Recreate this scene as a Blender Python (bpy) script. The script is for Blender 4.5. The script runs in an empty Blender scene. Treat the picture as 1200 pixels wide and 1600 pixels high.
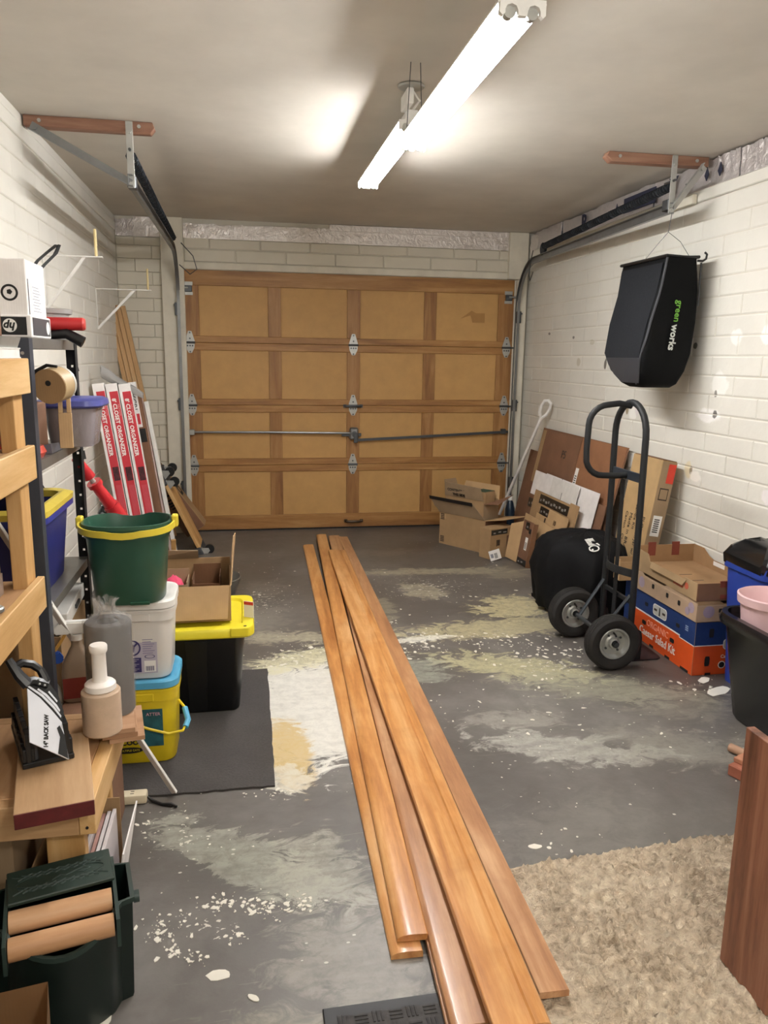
import bpy, bmesh, math, random
import numpy as np
from mathutils import Vector, Matrix, Euler
random.seed(7)
PI = math.pi
C = bpy.context.scene.collection

# ------------------------------------------------------------------ camera
YAW, PITCH, ROLL, FPX, CAMH = 0.18, 0.1977, 0.0146, 1206.0, 1.4924
_f = Vector((math.sin(YAW)*math.cos(PITCH), math.cos(YAW)*math.cos(PITCH), -math.sin(PITCH)))
_r0 = Vector((math.cos(YAW), -math.sin(YAW), 0)); _u0 = _r0.cross(_f)
_r = math.cos(ROLL)*_r0 + math.sin(ROLL)*_u0
_u = -math.sin(ROLL)*_r0 + math.cos(ROLL)*_u0
cd = bpy.data.cameras.new('camera'); cam = bpy.data.objects.new('camera', cd); C.objects.link(cam)
cam.matrix_world = Matrix(((_r.x, _u.x, -_f.x, 0), (_r.y, _u.y, -_f.y, 0), (_r.z, _u.z, -_f.z, CAMH), (0, 0, 0, 1)))
cd.sensor_fit = 'VERTICAL'; cd.sensor_height = 24.0; cd.sensor_width = 18.0
cd.lens = FPX/1600*24.0; cd.clip_start = 0.02; cd.clip_end = 100
bpy.context.scene.camera = cam

def at(px, py, **k):
    """the point of the room seen at a pixel of the survey photograph, on a plane x=, y= or z="""
    (a, v), = k.items(); i = 'xyz'.index(a)
    q = _f + _r*((px-600)/FPX) - _u*((py-800)/FPX)
    o = Vector((0, 0, CAMH)); return o + q*((v-o[i])/q[i])

# ------------------------------------------------------------------ world, exposure, room lamps behind
w = bpy.data.worlds.new('world'); bpy.context.scene.world = w; w.use_nodes = True
w.node_tree.nodes['Background'].inputs[0].default_value = (0.9, 0.93, 1.0, 1)
w.node_tree.nodes['Background'].inputs[1].default_value = 0.02
vs = bpy.context.scene.view_settings
vs.view_transform = 'Standard'; vs.look = 'None'; vs.exposure = 0.58; vs.gamma = 1.0; vs.use_curve_mapping = False
TUBE_W = 62.0         # emission of the strip-light tubes
def bulb(name, loc, r, watt, col):
    l = bpy.data.lights.new(name, 'POINT'); l.shadow_soft_size = r; l.energy = watt; l.color = col
    o = bpy.data.objects.new(name, l); C.objects.link(o); o.location = loc
bulb('bare_bulb_behind', (0.75, -0.35, 2.12), .09, 44, (1.0, 0.955, 0.90))     # the lamp at the house end, behind the viewer

# ------------------------------------------------------------------ materials
def H(h):
    h = h.lstrip('#'); c = [int(h[i:i+2], 16)/255 for i in (0, 2, 4)]
    return tuple(x/12.92 if x <= .04045 else ((x+.055)/1.055)**2.4 for x in c) + (1,)
class NT:
    def __init__(s, name):
        s.m = bpy.data.materials.new(name); s.m.use_nodes = True; s.t = s.m.node_tree
        s.b = s.t.nodes['Principled BSDF']
    def n(s, typ, **k):
        nd = s.t.nodes.new('ShaderNode'+typ)
        for a, v in k.items():
            if a.startswith('i_'):
                key = a[2:]; key = int(key) if key.isdigit() else key.replace('_', ' ')
                s.inp(nd.inputs[key], v)
            else: setattr(nd, a, v)
        return nd
    def inp(s, sock, v):
        if hasattr(v, 'is_output') or isinstance(v, bpy.types.NodeSocket): s.t.links.new(v, sock)
        else: sock.default_value = v
    def math(s, op, a, b=0.0, clamp=False):
        nd = s.n('Math', operation=op, use_clamp=clamp); s.inp(nd.inputs[0], a); s.inp(nd.inputs[1], b); return nd.outputs[0]
    def mix(s, f, a, b, mode='MIX'):
        nd = s.n('Mix', data_type='RGBA', blend_type=mode); s.inp(nd.inputs[0], f); s.inp(nd.inputs[6], a); s.inp(nd.inputs[7], b); return nd.outputs[2]
    def ramp(s, f, stops):
        nd = s.n('ValToRGB'); s.inp(nd.inputs[0], f); el = nd.color_ramp.elements
        while len(el) > 1: el.remove(el[-1])
        el[0].position, el[0].color = stops[0]
        for p, c in stops[1:]:
            e = el.new(p); e.color = c
        return nd.outputs[0]
    def coord(s, kind='Object', scale=(1, 1, 1), rnd=False):
        c = s.n('TexCoord').outputs[kind] if kind != 'Position' else s.n('NewGeometry').outputs['Position']
        mp = s.n('Mapping'); s.inp(mp.inputs[0], c); mp.inputs[3].default_value = scale
        if rnd:
            oi = s.n('ObjectInfo').outputs['Random']; s.inp(mp.inputs[1], s.math('MULTIPLY', oi, 37.0))
        return mp.outputs[0]
    def noise(s, vec, scale, detail=3, rough=.5, dist=0.0):
        nd = s.n('TexNoise'); s.inp(nd.inputs['Vector'], vec); nd.inputs['Scale'].default_value = scale
        nd.inputs['Detail'].default_value = detail; nd.inputs['Roughness'].default_value = rough; nd.inputs['Distortion'].default_value = dist
        return nd.outputs[0]
    def bump(s, h, strength=.2, dist=.01):
        nd = s.n('Bump'); nd.inputs['Strength'].default_value = strength; nd.inputs['Distance'].default_value = dist
        s.inp(nd.inputs['Height'], h); s.inp(s.b.inputs['Normal'], nd.outputs[0])
    def done(s, col=None, rough=None, metal=None):
        if col is not None: s.inp(s.b.inputs['Base Color'], col)
        if rough is not None: s.inp(s.b.inputs['Roughness'], rough)
        if metal is not None: s.inp(s.b.inputs['Metallic'], metal)
        return s.m
MC = {}
def plain(hexc, rough=.5, metal=0.0, var=.06, scale=12, bump=0.0, spec=None, name=None):
    key = (hexc, rough, metal, var, scale, bump, spec)
    if key in MC: return MC[key]
    t = NT(name or ('finish_'+hexc.strip('#'))); v = t.coord()
    n = t.noise(v, scale, 4, .6); c = H(hexc)
    dk = tuple(x*(1-var*2) for x in c[:3])+(1,); lt = tuple(min(1, x*(1+var)) for x in c[:3])+(1,)
    if bump: t.bump(n, bump, .01)
    if spec is not None: t.b.inputs['Specular IOR Level'].default_value = spec
    MC[key] = t.done(t.ramp(n, [(.3, dk), (.7, lt)]), rough, metal); return MC[key]
def wood(name, dark, mid, light, axis='z', scale=1.0, rough=.5, rings=1.0, blotch=.0, coat=0.0):
    t = NT(name); sc = {'x': (1.2, 14, 14), 'y': (14, 1.2, 14), 'z': (14, 14, 1.2)}[axis]
    v = t.coord(scale=tuple(a*scale for a in sc), rnd=True)
    n1 = t.noise(v, 1.0*rings, 2, .5, 1.2); n2 = t.noise(v, 9, 4, .7)
    f = t.math('ADD', t.math('MULTIPLY', n1, .72), t.math('MULTIPLY', n2, .28))
    col = t.ramp(f, [(.32, H(dark)), (.5, H(mid)), (.68, H(light))])
    if blotch:
        b = t.noise(t.coord(rnd=True), 5, 4, .6, .5)
        col = t.mix(t.math('MULTIPLY', t.ramp(b, [(.45, (0, 0, 0, 1)), (.75, (1, 1, 1, 1))]), blotch), col, H(dark))
    t.bump(n2, .08, .004)
    if coat: t.b.inputs['Coat Weight'].default_value = coat; t.b.inputs['Coat Roughness'].default_value = .16
    return t.done(col, rough)
def cardboard(name, hexc, rough=.85):
    t = NT(name); v = t.coord(rnd=True); n = t.noise(v, 7, 4, .6)
    wv = t.n('TexWave', wave_type='BANDS', bands_direction='X'); t.inp(wv.inputs['Vector'], t.coord()); wv.inputs['Scale'].default_value = 45; wv.inputs['Distortion'].default_value = .3
    c = H(hexc); dk = tuple(x*.84 for x in c[:3])+(1,); lt = tuple(min(1, x*1.07) for x in c[:3])+(1,)
    col = t.mix(t.math('MULTIPLY', wv.outputs[1], .10), t.ramp(n, [(.3, dk), (.7, lt)]), dk)
    t.bump(wv.outputs[1], .06, .002)
    return t.done(col, rough)
def patch_mask(t, pos, cx, cy, rx, ry, rot, soft=.12, nz=None, k=.9):
    """soft-edged ragged ellipse lying in the floor (x, y) plane"""
    mp = t.n('Mapping', vector_type='TEXTURE'); t.inp(mp.inputs[0], pos)
    mp.inputs[1].default_value = (cx, cy, 0); mp.inputs[2].default_value = (0, 0, rot); mp.inputs[3].default_value = (rx, ry, 100.0)
    ln = t.n('VectorMath', operation='LENGTH'); t.inp(ln.inputs[0], mp.outputs[0])
    d = ln.outputs['Value']
    if nz is not None: d = t.math('ADD', d, t.math('MULTIPLY', t.math('SUBTRACT', nz, .5), k))
    mr = t.n('MapRange', interpolation_type='SMOOTHSTEP'); t.inp(mr.inputs[0], d)
    mr.inputs[1].default_value = 1+soft; mr.inputs[2].default_value = 1-soft; mr.inputs[3].default_value = 0; mr.inputs[4].default_value = 1
    return mr.outputs[0]
def floor_mat():
    t = NT('stained_concrete'); pos = t.coord('Position')
    base = t.noise(pos, 1.1, 6, .62, .4); fine = t.noise(pos, 9, 6, .7, .3); mica = t.noise(pos, 60, 3, .6)
    col = t.ramp(base, [(.30, H('#4d4945')), (.5, H('#625e5a')), (.72, H('#827e79'))])
    col = t.mix(t.math('MULTIPLY', t.ramp(fine, [(.35, (1, 1, 1, 1)), (.6, (0, 0, 0, 1))]), .35), col, H('#4b453f'))
    edge = t.noise(pos, 6.5, 8, .68, 1.2); grit = t.ramp(t.noise(pos, 26, 6, .75, .5), [(.38, (.1, .1, .1, 1)), (.56, (1, 1, 1, 1))]); worn = t.noise(t.coord('Position', (5, 22, 1)), 1.0, 5, .65, .6)
    wornm = t.ramp(worn, [(.36, (.15, .15, .15, 1)), (.55, (1, 1, 1, 1))])
    P = [  # cx, cy, rx, ry, rot, colour, strength, soft
        (.27, 3.12, .31, .45, -.25, '#e2e0d8', .95, .10), (.14, 2.76, .08, .25, .05, '#cbb27e', .95, .20),
        (.12, 2.55, .07, .10, 0, '#d6d2c4', .8, .2), (.24, 3.66, .26, .11, .35, '#d4cfae', .8, .3), (.55, 3.25, .16, .5, .2, '#cfcbbd', .5, .4),
        (-.02, 2.11, .30, .085, -.70, '#9c9c8f', .75, .06), (.20, 2.02, .14, .20, .2, '#a5a395', .7, .25), (.25, 1.66, .22, .26, .1, '#9d998f', .6, .4),  # last entry: lamp glare on the near floor, painted in as paler concrete
        (.02, 1.45, .5, .10, .1, '#8f8c7c', .5, .5),
        (.20, 3.98, .34, .10, -.15, '#b5ae97', .7, .3), (.05, 4.35, .22, .35, .3, '#8a857b', .45, .5), (.10, 4.9, .18, .22, 0, '#837e75', .4, .5),
        (1.32, 5.17, .52, .07, -.06, '#a39c86', .75, .2), (1.80, 5.07, .20, .17, .2, '#8f8874', .6, .2), (1.13, 4.72, .11, .17, .4, '#a8a08a', .75, .1),
        (1.60, 4.33, .22, .16, .25, '#c3b890', .8, .12), (.80, 4.40, .10, .22, 0, '#98937f', .6, .3), (1.42, 3.98, .62, .13, .10, '#b8ae8a', .8, .3),
        (1.9, 4.05, .4, .2, .2, '#8f8873', .6, .4), (1.28, 3.42, .34, .13, -.45, '#b8b28e', .8, .2), (1.62, 3.12, .50, .15, -.40, '#9b9885', .7, .3),
        (.80, 3.45, .16, .16, .2, '#a2a598', .65, .25), (1.10, 2.88, .22, .10, -.1, '#9f9b92', .6, .4), (1.22, 2.62, .34, .10, -.35, '#b3b1a8', .75, .3),
        (1.65, 2.55, .4, .16, -.3, '#8f8c82', .6, .4), (1.9, 2.9, .3, .2, 0, '#8c887c', .5, .5), (.9, 3.86, .2, .04, .1, '#dedbd0', .8, .4),
        (1.0, 2.1, .35, .2, .3, '#807c75', .4, .5), (.95, 5.75, .5, .12, 0, '#7d766b', .4, .5)]
    ragA = t.noise(t.coord('Position', (7, 11, 1)), 1.0, 10, .70, 1.4); ragB = t.noise(t.coord('Position', (34, 46, 1)), 1.0, 5, .62, .4)
    def cover(cx, cy, rx, ry, ro, bias, gain, nz, soft):
        mp = t.n('Mapping', vector_type='TEXTURE'); t.inp(mp.inputs[0], pos)
        mp.inputs[1].default_value = (cx, cy, 0); mp.inputs[2].default_value = (0, 0, ro); mp.inputs[3].default_value = (rx, ry, 100.0)
        ln = t.n('VectorMath', operation='LENGTH'); t.inp(ln.inputs[0], mp.outputs[0])
        v = t.math('ADD', t.math('SUBTRACT', 1.0+bias, ln.outputs['Value']), t.math('MULTIPLY', t.math('SUBTRACT', nz, .5), gain))
        mr = t.n('MapRange', interpolation_type='SMOOTHSTEP'); t.inp(mr.inputs[0], v); mr.inputs[1].default_value = 0; mr.inputs[2].default_value = soft
        return mr.outputs[0]
    for cx, cy, rx, ry, ro, c, s, so in P:
        m = t.math('MULTIPLY', cover(cx, cy, rx*1.15, ry*1.15, ro, -.05 if s < .75 else .10, 3.4 if s < .9 else 2.2, ragA, .12+so), t.math('ADD', t.math('MULTIPLY', grit, .5 if s < .9 else .18), .5 if s < .9 else .82))
        wv_ = .45 if s < .8 else .12; col = t.mix(t.math('MULTIPLY', t.math('MULTIPLY', m, min(1, s*1.08)), t.math('ADD', t.math('MULTIPLY', wornm, wv_), 1-wv_)), col, H(c))
    for cx, cy, rx, ry, ro in ((1.35, 3.86, 1.0, .12, -.10), (.9, 3.95, .5, .20, 0), (.2, 3.72, .40, .22, .2), (.5, 3.3, .2, .5, .1), (-.12, 1.86, .22, .15, 0), (.02, 1.90, .22, .08, .1), (.2, 1.9, .12, .06, 0), (1.5, 3.4, .7, .35, -.3), (1.2, 4.8, .8, .6, 0), (.1, 4.7, .4, .7, 0), (-.2, 2.25, .15, .3, 0), (.25, 2.6, .25, .12, .4)):
        m = cover(cx, cy, rx, ry, ro, -1.35, 5.2, ragB, .10); col = t.mix(t.math('MULTIPLY', m, .85), col, H('#d9d5c9'))
    # thin flecks of old paint
    vo = t.n('TexVoronoi'); t.inp(vo.inputs['Vector'], t.coord('Position', (16, 26, 1))); vo.inputs['Scale'].default_value = 1.0
    fl = t.math('MULTIPLY', t.math('LESS_THAN', t.math('ADD', vo.outputs[0], t.math('MULTIPLY', fine, .25)), .20), t.math('GREATER_THAN', t.noise(pos, 1.7, 3, .5), .53))
    col = t.mix(t.math('MULTIPLY', fl, .75), col, H('#d8d4c8'))
    # hairline scratches
    sc = t.noise(t.coord('Position', (2.2, 30, 1)), 1, 4, .7, 1.6)
    col = t.mix(t.math('MULTIPLY', t.ramp(sc, [(.66, (0, 0, 0, 1)), (.74, (1, 1, 1, 1))]), .35), col, H('#b3aea3'))
    t.bump(t.math('ADD', fine, t.math('MULTIPLY', mica, .5)), .12, .006)
    rg = t.ramp(base, [(.3, (.34, .34, .34, 1)), (.7, (.52, .52, .52, 1))])
    return t.done(col, rg)
def painted_block(name, hexc, spots=()):
    t = NT(name); pos = t.coord('Position'); n = t.noise(pos, 3, 5, .6); f = t.noise(pos, 55, 3, .6)
    c = H(hexc); col = t.ramp(n, [(.25, tuple(x*.90 for x in c[:3])+(1,)), (.7, c)])
    col = t.mix(t.math('MULTIPLY', t.ramp(t.noise(pos, 14, 5, .7), [(.66, (0, 0, 0, 1)), (.8, (1, 1, 1, 1))]), .25), col, H('#b8b09a'))
    e = t.noise(pos, 16, 4, .6)
    for (y, z, ry, rz, hx, s) in spots:
        mp = t.n('Mapping', vector_type='TEXTURE'); t.inp(mp.inputs[0], pos); mp.inputs[1].default_value = (0, y, z); mp.inputs[3].default_value = (100, ry, rz)
        ln = t.n('VectorMath', operation='LENGTH'); t.inp(ln.inputs[0], mp.outputs[0])
        d = t.math('ADD', ln.outputs['Value'], t.math('MULTIPLY', t.math('SUBTRACT', e, .5), 1.4))
        mr = t.n('MapRange', interpolation_type='SMOOTHSTEP'); t.inp(mr.inputs[0], d)
        mr.inputs[1].default_value = 1.15; mr.inputs[2].default_value = .8; mr.inputs[3].default_value = 0; mr.inputs[4].default_value = s
        col = t.mix(mr.outputs[0], col, H(hx))
    t.bump(t.math('ADD', t.math('MULTIPLY', f, .5), t.noise(pos, 18, 3, .5)), .16, .006)
    return t.done(col, .62)
def emis(name, col, s):
    t = NT(name); t.b.inputs['Emission Color'].default_value = col; t.b.inputs['Emission Strength'].default_value = s
    return t.done((.9, .9, .9, 1), .4)
def foil_mat(name, hexc):
    t = NT(name); v = t.coord('Position', (1, 1, 1)); n = t.noise(v, 22, 4, .65, .6); n2 = t.noise(v, 5, 2, .5)
    t.bump(t.math('ADD', n, t.math('MULTIPLY', n2, .6)), .55, .02)
    return t.done(t.ramp(n, [(.3, H(hexc)), (.7, tuple(min(1, x*1.15) for x in H(hexc)[:3])+(1,))]), .36, .6)
def glassy(name, col, rough=.2, alpha=.35):
    t = NT(name); t.b.inputs['Alpha'].default_value = alpha; t.b.inputs['Coat Weight'].default_value = .4
    n = t.noise(t.coord(), 18, 3, .6, .8); t.bump(n, .5, .01)
    return t.done(H(col), rough)
def carpet_mat(name, a, b, c):
    t = NT(name); v = t.coord('Position'); n = t.noise(v, 38, 5, .7, .5); n2 = t.noise(v, 7, 3, .5)
    f = t.math('ADD', t.math('MULTIPLY', n, .7), t.math('MULTIPLY', n2, .3))
    t.bump(n, 1.0, .03); return t.done(t.ramp(f, [(.34, H(a)), (.5, H(b)), (.64, H(c))]), 1.0)

M_FLOOR = floor_mat()
M_WALL = painted_block('cream_painted_block', '#dfdcd3')
M_WALLR = painted_block('cream_painted_block_patched', '#dfdcd3', [
    (3.38, 1.63, .05, .045, '#f2f0ec', .9), (3.30, 1.655, .012, .016, '#5c564e', .8), (3.62, 1.62, .05, .04, '#f0eeea', .8), (3.18, 1.64, .05, .05, '#f2f0ec', .8),
    (3.72, 1.38, .07, .06, '#efede8', .8), (3.75, 1.33, .012, .02, '#6a645c', .8), (3.80, 1.21, .10, .04, '#f3f1ee', .9), (3.74, 1.22, .018, .022, '#57524b', .9),
    (4.62, 1.17, .05, .05, '#f1efea', .9), (4.70, 1.18, .018, .03, '#8a7a5c', .9), (4.57, 1.19, .03, .04, '#d8cfd0', .6), (3.94, .90, .04, .05, '#d6c7a2', .8), (3.91, .90, .014, .025, '#6b5a45', .8), (3.86, .87, .05, .03, '#efeae2', .7),
    (3.25, .86, .05, .04, '#efe9ea', .8), (3.98, 1.58, .02, .018, '#4e4a44', .9), (5.06, 1.47, .02, .035, '#4a443c', .9), (5.62, 1.66, .02, .012, '#4e4a44', .8), (5.0, 1.6, .025, .03, '#8c867a', .7), (5.3, 1.62, .04, .02, '#b5ad99', .6), (5.5, 1.48, .03, .03, '#b1a994', .6), (6.1, 1.7, .02, .01, '#5a544c', .8)])
M_BACK = painted_block('cream_painted_back', '#dcd6c6')
M_MORTAR = painted_block('painted_mortar', '#d8d3c6')
M_CEIL = plain('#cfc9bf', .9, var=.05, scale=2.2, bump=.05, name='ceiling_plaster')
M_POST = plain('#dcd6c6', .6, var=.07, scale=5, name='cream_painted_timber')
M_FOIL = foil_mat('foil_facing', '#c9c3c2'); M_FOILB = foil_mat('foil_facing_bright', '#dcd6d2')
M_INK = plain('#23263c', .6, name='dark_blue_print')
M_RAILX = wood('door_rail_wood', '#81582f', '#a0723e', '#b48a54', 'x', 1.0, .5, blotch=.25)
M_STILE = wood('door_stile_wood', '#7e552e', '#996c3b', '#ad8250', 'z', 1.0, .5, blotch=.25)
M_DPANEL = plain('#c0965c', .6, var=.045, scale=9, bump=.04, name='door_hardboard')
M_STAIN = plain('#a67c47', .7, name='door_stain')
M_STEEL = plain('#8b8d8e', .38, .85, name='galvanised_steel'); M_STEELD = plain('#5a5d60', .42, .8, name='dull_steel'); M_STEELL = plain('#b5b6b2', .4, .6, name='bright_zinc')
M_SPRING = plain('#2b3036', .5, .6, name='dark_spring_steel')
M_BLACK = plain('#101113', .45, name='black_plastic'); M_BLACKM = plain('#16181b', .6, .2, name='black_painted_steel'); M_RUBBER = plain('#1b1817', .8, name='tyre_rubber')
M_WHITE = plain('#e9e7e2', .45, name='white_plastic'); M_WHITEP = plain('#e2dfda', .7, name='white_paper')
M_TUBE = emis('lamp_tube_light', (1.0, .99, .975, 1), TUBE_W); M_TUBE2 = emis('far_lamp_tube_light', (1.0, .985, .965, 1), TUBE_W*1.9)
M_REFL = plain('#f2f2f0', .35, name='white_enamel')
M_REDWOOD = wood('redwood_lumber', '#6f4a39', '#8b6450', '#9d7863', 'x', 1.0, .6)
M_PINE = wood('pine_lumber_y', '#b4884f', '#cda46c', '#debb88', 'y', .7, .55); M_PINEZ = wood('pine_lumber_z', '#ac8048', '#c59a62', '#d6b07c', 'z', .7, .55)
M_PINEX = wood('pine_lumber_x', '#a07a50', '#b8936a', '#caa87e', 'x', .7, .55)
M_PLY = wood('plywood_top', '#a07a52', '#b88f66', '#c8a27a', 'y', .6, .65)
M_PLANK = wood('plank_top', '#ad8a64', '#c2a07a', '#d0b290', 'y', .5, .5)
M_BOARD = wood('varnished_casing', '#a06334', '#cf9356', '#e8b880', 'y', .8, .3, blotch=.35, coat=.35)
M_BOARDD = wood('varnished_casing_dark', '#946445', '#b8875e', '#d3a880', 'y', .8, .33, blotch=.4, coat=.3)
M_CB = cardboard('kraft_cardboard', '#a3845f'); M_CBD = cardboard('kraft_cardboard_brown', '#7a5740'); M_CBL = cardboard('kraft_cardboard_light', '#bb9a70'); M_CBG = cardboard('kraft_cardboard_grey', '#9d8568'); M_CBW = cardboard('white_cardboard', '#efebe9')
M_CBI = cardboard('kraft_cardboard_inside', '#6d4b30')
M_TAPE = plain('#1d1c1c', .35, var=.3, scale=60, name='black_packing_tape'); M_TXT = plain('#3a2c20', .8, name='brown_print'); M_TXTK = plain('#161413', .7, name='black_print')
M_LABEL = plain('#eceae6', .6, var=.02, name='paper_label')

# ------------------------------------------------------------------ builders
def bx(bm, x0, x1, y0, y1, z0, z1, bev=0.0, mi=0, seg=1):
    r = bmesh.ops.create_cube(bm, size=1.0); vs_ = r['verts']
    for v in vs_:
        v.co.x = x0+(v.co.x+.5)*(x1-x0); v.co.y = y0+(v.co.y+.5)*(y1-y0); v.co.z = z0+(v.co.z+.5)*(z1-z0)
    fs = {f for v in vs_ for f in v.link_faces}
    for f in fs: f.material_index = mi
    if bev:
        es = list({e for v in vs_ for e in v.link_edges})
        rr = bmesh.ops.bevel(bm, geom=es, offset=bev, segments=seg, affect='EDGES', profile=.5)
        for f in rr['faces']: f.material_index = mi
    return vs_
def box(x0, x1, y0, y1, z0, z1, bev=0.0, seg=1):
    bm = bmesh.new(); bx(bm, x0, x1, y0, y1, z0, z1, bev, 0, seg); return bm
def ring_faces(bm, A, B, mi=0):
    n = len(A)
    for i in range(n):
        try: f = bm.faces.new((A[i], A[(i+1) % n], B[(i+1) % n], B[i])); f.material_index = mi
        except ValueError: pass
def loft(bm, rings, cap0=True, cap1=True, mi=0):
    L = [[bm.verts.new(p) for p in r] for r in rings]
    for a, b in zip(L, L[1:]): ring_faces(bm, a, b, mi)
    if cap0: f = bm.faces.new(list(reversed(L[0]))); f.material_index = mi
    if cap1: f = bm.faces.new(L[-1]); f.material_index = mi
    return L
def circ(c, u, v, r, n): return [c + u*(r*math.cos(2*PI*i/n)) + v*(r*math.sin(2*PI*i/n)) for i in range(n)]
def perp(d):
    d = d.normalized(); a = Vector((0, 0, 1)) if abs(d.z) < .9 else Vector((1, 0, 0))
    u = d.cross(a).normalized(); return u, d.cross(u).normalized()
def cyl(bm, p0, p1, r0, r1=None, n=14, mi=0, cap=True):
    p0, p1 = Vector(p0), Vector(p1); r1 = r0 if r1 is None else r1; u, v = perp(p1-p0); v = -v if (u.cross(v)).dot(p1-p0) < 0 else v
    loft(bm, [circ(p0, u, v, r0, n), circ(p1, u, v, r1, n)], cap, cap, mi)
def tube(bm, pts, r, n=8, closed=False, mi=0):
    pts = [Vector(p) for p in pts]; m = len(pts); u = None; rings = []
    for i in range(m):
        a = pts[(i-1) % m] if (closed or i > 0) else pts[i]; b = pts[(i+1) % m] if (closed or i < m-1) else pts[i]
        d = (b-a).normalized()
        if u is None: u, v = perp(d)
        else:
            u = (u-d*u.dot(d)).normalized()
        v = d.cross(u); rr = r[i] if isinstance(r, (list, tuple)) else r
        rings.append(circ(pts[i], u, v, rr, n))
    L = loft(bm, rings, not closed, not closed, mi)
    if closed: ring_faces(bm, L[-1], L[0], mi)
def lathe(bm, prof, n=28, c=(0, 0, 0), mi=0, cap0=True, cap1=True):
    c = Vector(c); X, Y = Vector((1, 0, 0)), Vector((0, 1, 0))
    loft(bm, [circ(c+Vector((0, 0, z)), X, Y, max(r, 1e-4), n) for r, z in prof], cap0, cap1, mi)
def rrect(w, d, r, z, n=5, cx=0, cy=0):
    o = []
    for qx, qy, a0 in ((1, 1, 0), (-1, 1, PI/2), (-1, -1, PI), (1, -1, 1.5*PI)):
        for i in range(n+1):
            a = a0+PI/2*i/n; o.append(Vector((cx+qx*(w/2-r)+r*math.cos(a), cy+qy*(d/2-r)+r*math.sin(a), z)))
    return o
def prism(bm, poly, axis, a, b, mi=0):
    def P(p, t): return Vector((t, p[0], p[1])) if axis == 'x' else Vector((p[0], t, p[1])) if axis == 'y' else Vector((p[0], p[1], t))
    loft(bm, [[P(p, a) for p in poly], [P(p, b) for p in poly]], True, True, mi)
def quad(bm, pts, mi=0): f = bm.faces.new([bm.verts.new(p) for p in pts]); f.material_index = mi; return f
def finish(me, sharp=35):
    for p in me.polygons: p.use_smooth = True
    me.set_sharp_from_angle(angle=math.radians(sharp))
def obj(name, bm, m, parent=None, sharp=35, kind=None, label=None, fixn=True):
    if fixn: bmesh.ops.recalc_face_normals(bm, faces=bm.faces)
    me = bpy.data.meshes.new(name); bm.to_mesh(me); bm.free()
    for x in (m if isinstance(m, (list, tuple)) else [m]): me.materials.append(x)
    finish(me, sharp)
    o = bpy.data.objects.new(name, me); C.objects.link(o)
    if parent: o.parent = parent
    if kind: o['kind'] = kind
    if label: o['label'] = label
    return o
def tag(o, label, cat, group=None):
    o['label'] = label; o['category'] = cat
    if group: o['group'] = group
    return o
def frame(o, xd, zd):
    X = Vector(xd).normalized(); Z = Vector(zd); Z = (Z-X*Z.dot(X)).normalized(); Y = Z.cross(X); o = Vector(o)
    return Matrix(((X.x, Y.x, Z.x, o.x), (X.y, Y.y, Z.y, o.y), (X.z, Y.z, Z.z, o.z), (0, 0, 0, 1)))
def thing(name, label, cat, loc=(0, 0, 0), rz=0.0, M=None, group=None):
    o = bpy.data.objects.new(name, None); C.objects.link(o); o.empty_display_size = .05
    o.matrix_world = M if M is not None else Matrix.Translation(Vector(loc)) @ Matrix.Rotation(rz, 4, 'Z')
    if label: tag(o, label, cat, group)
    return o
def structure(name):
    o = bpy.data.objects.new(name, None); C.objects.link(o); o['kind'] = 'structure'; return o
def dup(root, M, label=None):
    def cp(o, p):
        c = o.copy(); C.objects.link(c); c.parent = p
        for ch in list(o.children): cp(ch, c)
        return c
    r = cp(root, None); r.matrix_world = M
    if label: r['label'] = label
    return r
def onp(M, px, py):
    """local (x, z) of a survey pixel on the face y=0 of frame M"""
    q = _f + _r*((px-600)/FPX) - _u*((py-800)/FPX); n = M.col[1].to_3d(); o = Vector((0, 0, CAMH))
    p = o + q*((M.col[3].to_3d()-o).dot(n)/q.dot(n)); l = M.inverted() @ p; return (l.x, l.z)
FR = Euler((PI/2, 0, 0)); FRV = Euler((PI/2, PI/2, 0))     # on a front face, reading level / reading downward
def text(parent, s, size, m, loc, rot=FR, name='lettering', ext=.0006, shear=0.0, align='CENTER', sx=1.0, bold=0.0):
    cu = bpy.data.curves.new(name, 'FONT'); cu.body = s; cu.size = size; cu.extrude = ext; cu.align_x = align; cu.align_y = 'CENTER'; cu.shear = shear; cu.resolution_u = 2; cu.offset = bold
    t = bpy.data.objects.new('t', cu); C.objects.link(t)
    me = bpy.data.meshes.new_from_object(t.evaluated_get(bpy.context.evaluated_depsgraph_get())); me.name = name
    bpy.data.objects.remove(t); me.materials.clear(); me.materials.append(m)
    o = bpy.data.objects.new(name, me); C.objects.link(o); o.parent = parent; o.location = loc; o.rotation_euler = rot; o.scale = (sx, 1, 1)
    return o

# ================================================================== THE ROOM
XL, XR, YB, YF, ZC = -0.971, 2.454, 6.651, -1.0, 2.555
obj('floor', box(XL-.2, XR+.2, YF-.2, YB+.4, -.12, 0), M_FLOOR, kind='structure')
obj('ceiling', box(XL-.2, XR+.2, YF-.2, YB+.4, ZC, ZC+.1), M_CEIL, kind='structure')
obj('wall_front', box(XL-.2, XR+.2, YF-.2, YF, 0, ZC), M_WALL, kind='structure')
CH, BL = 0.1016, 0.4064
def block_mesh(name, L, m):
    """a slump block, its chamfered face towards +x; y runs along the wall"""
    bm = bmesh.new(); g, c, h, d = .0022, .006, CH, .03
    def rg(x, i): return [Vector((x, i, i)), Vector((x, L-i, i)), Vector((x, L-i, h-i)), Vector((x, i, h-i))]
    loft(bm, [rg(-d, g), rg(-.0025, g), rg(0, g+c)], False, True)
    bmesh.ops.recalc_face_normals(bm, faces=bm.faces); me = bpy.data.meshes.new(name); bm.to_mesh(me); bm.free(); me.materials.append(m); return me
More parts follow.
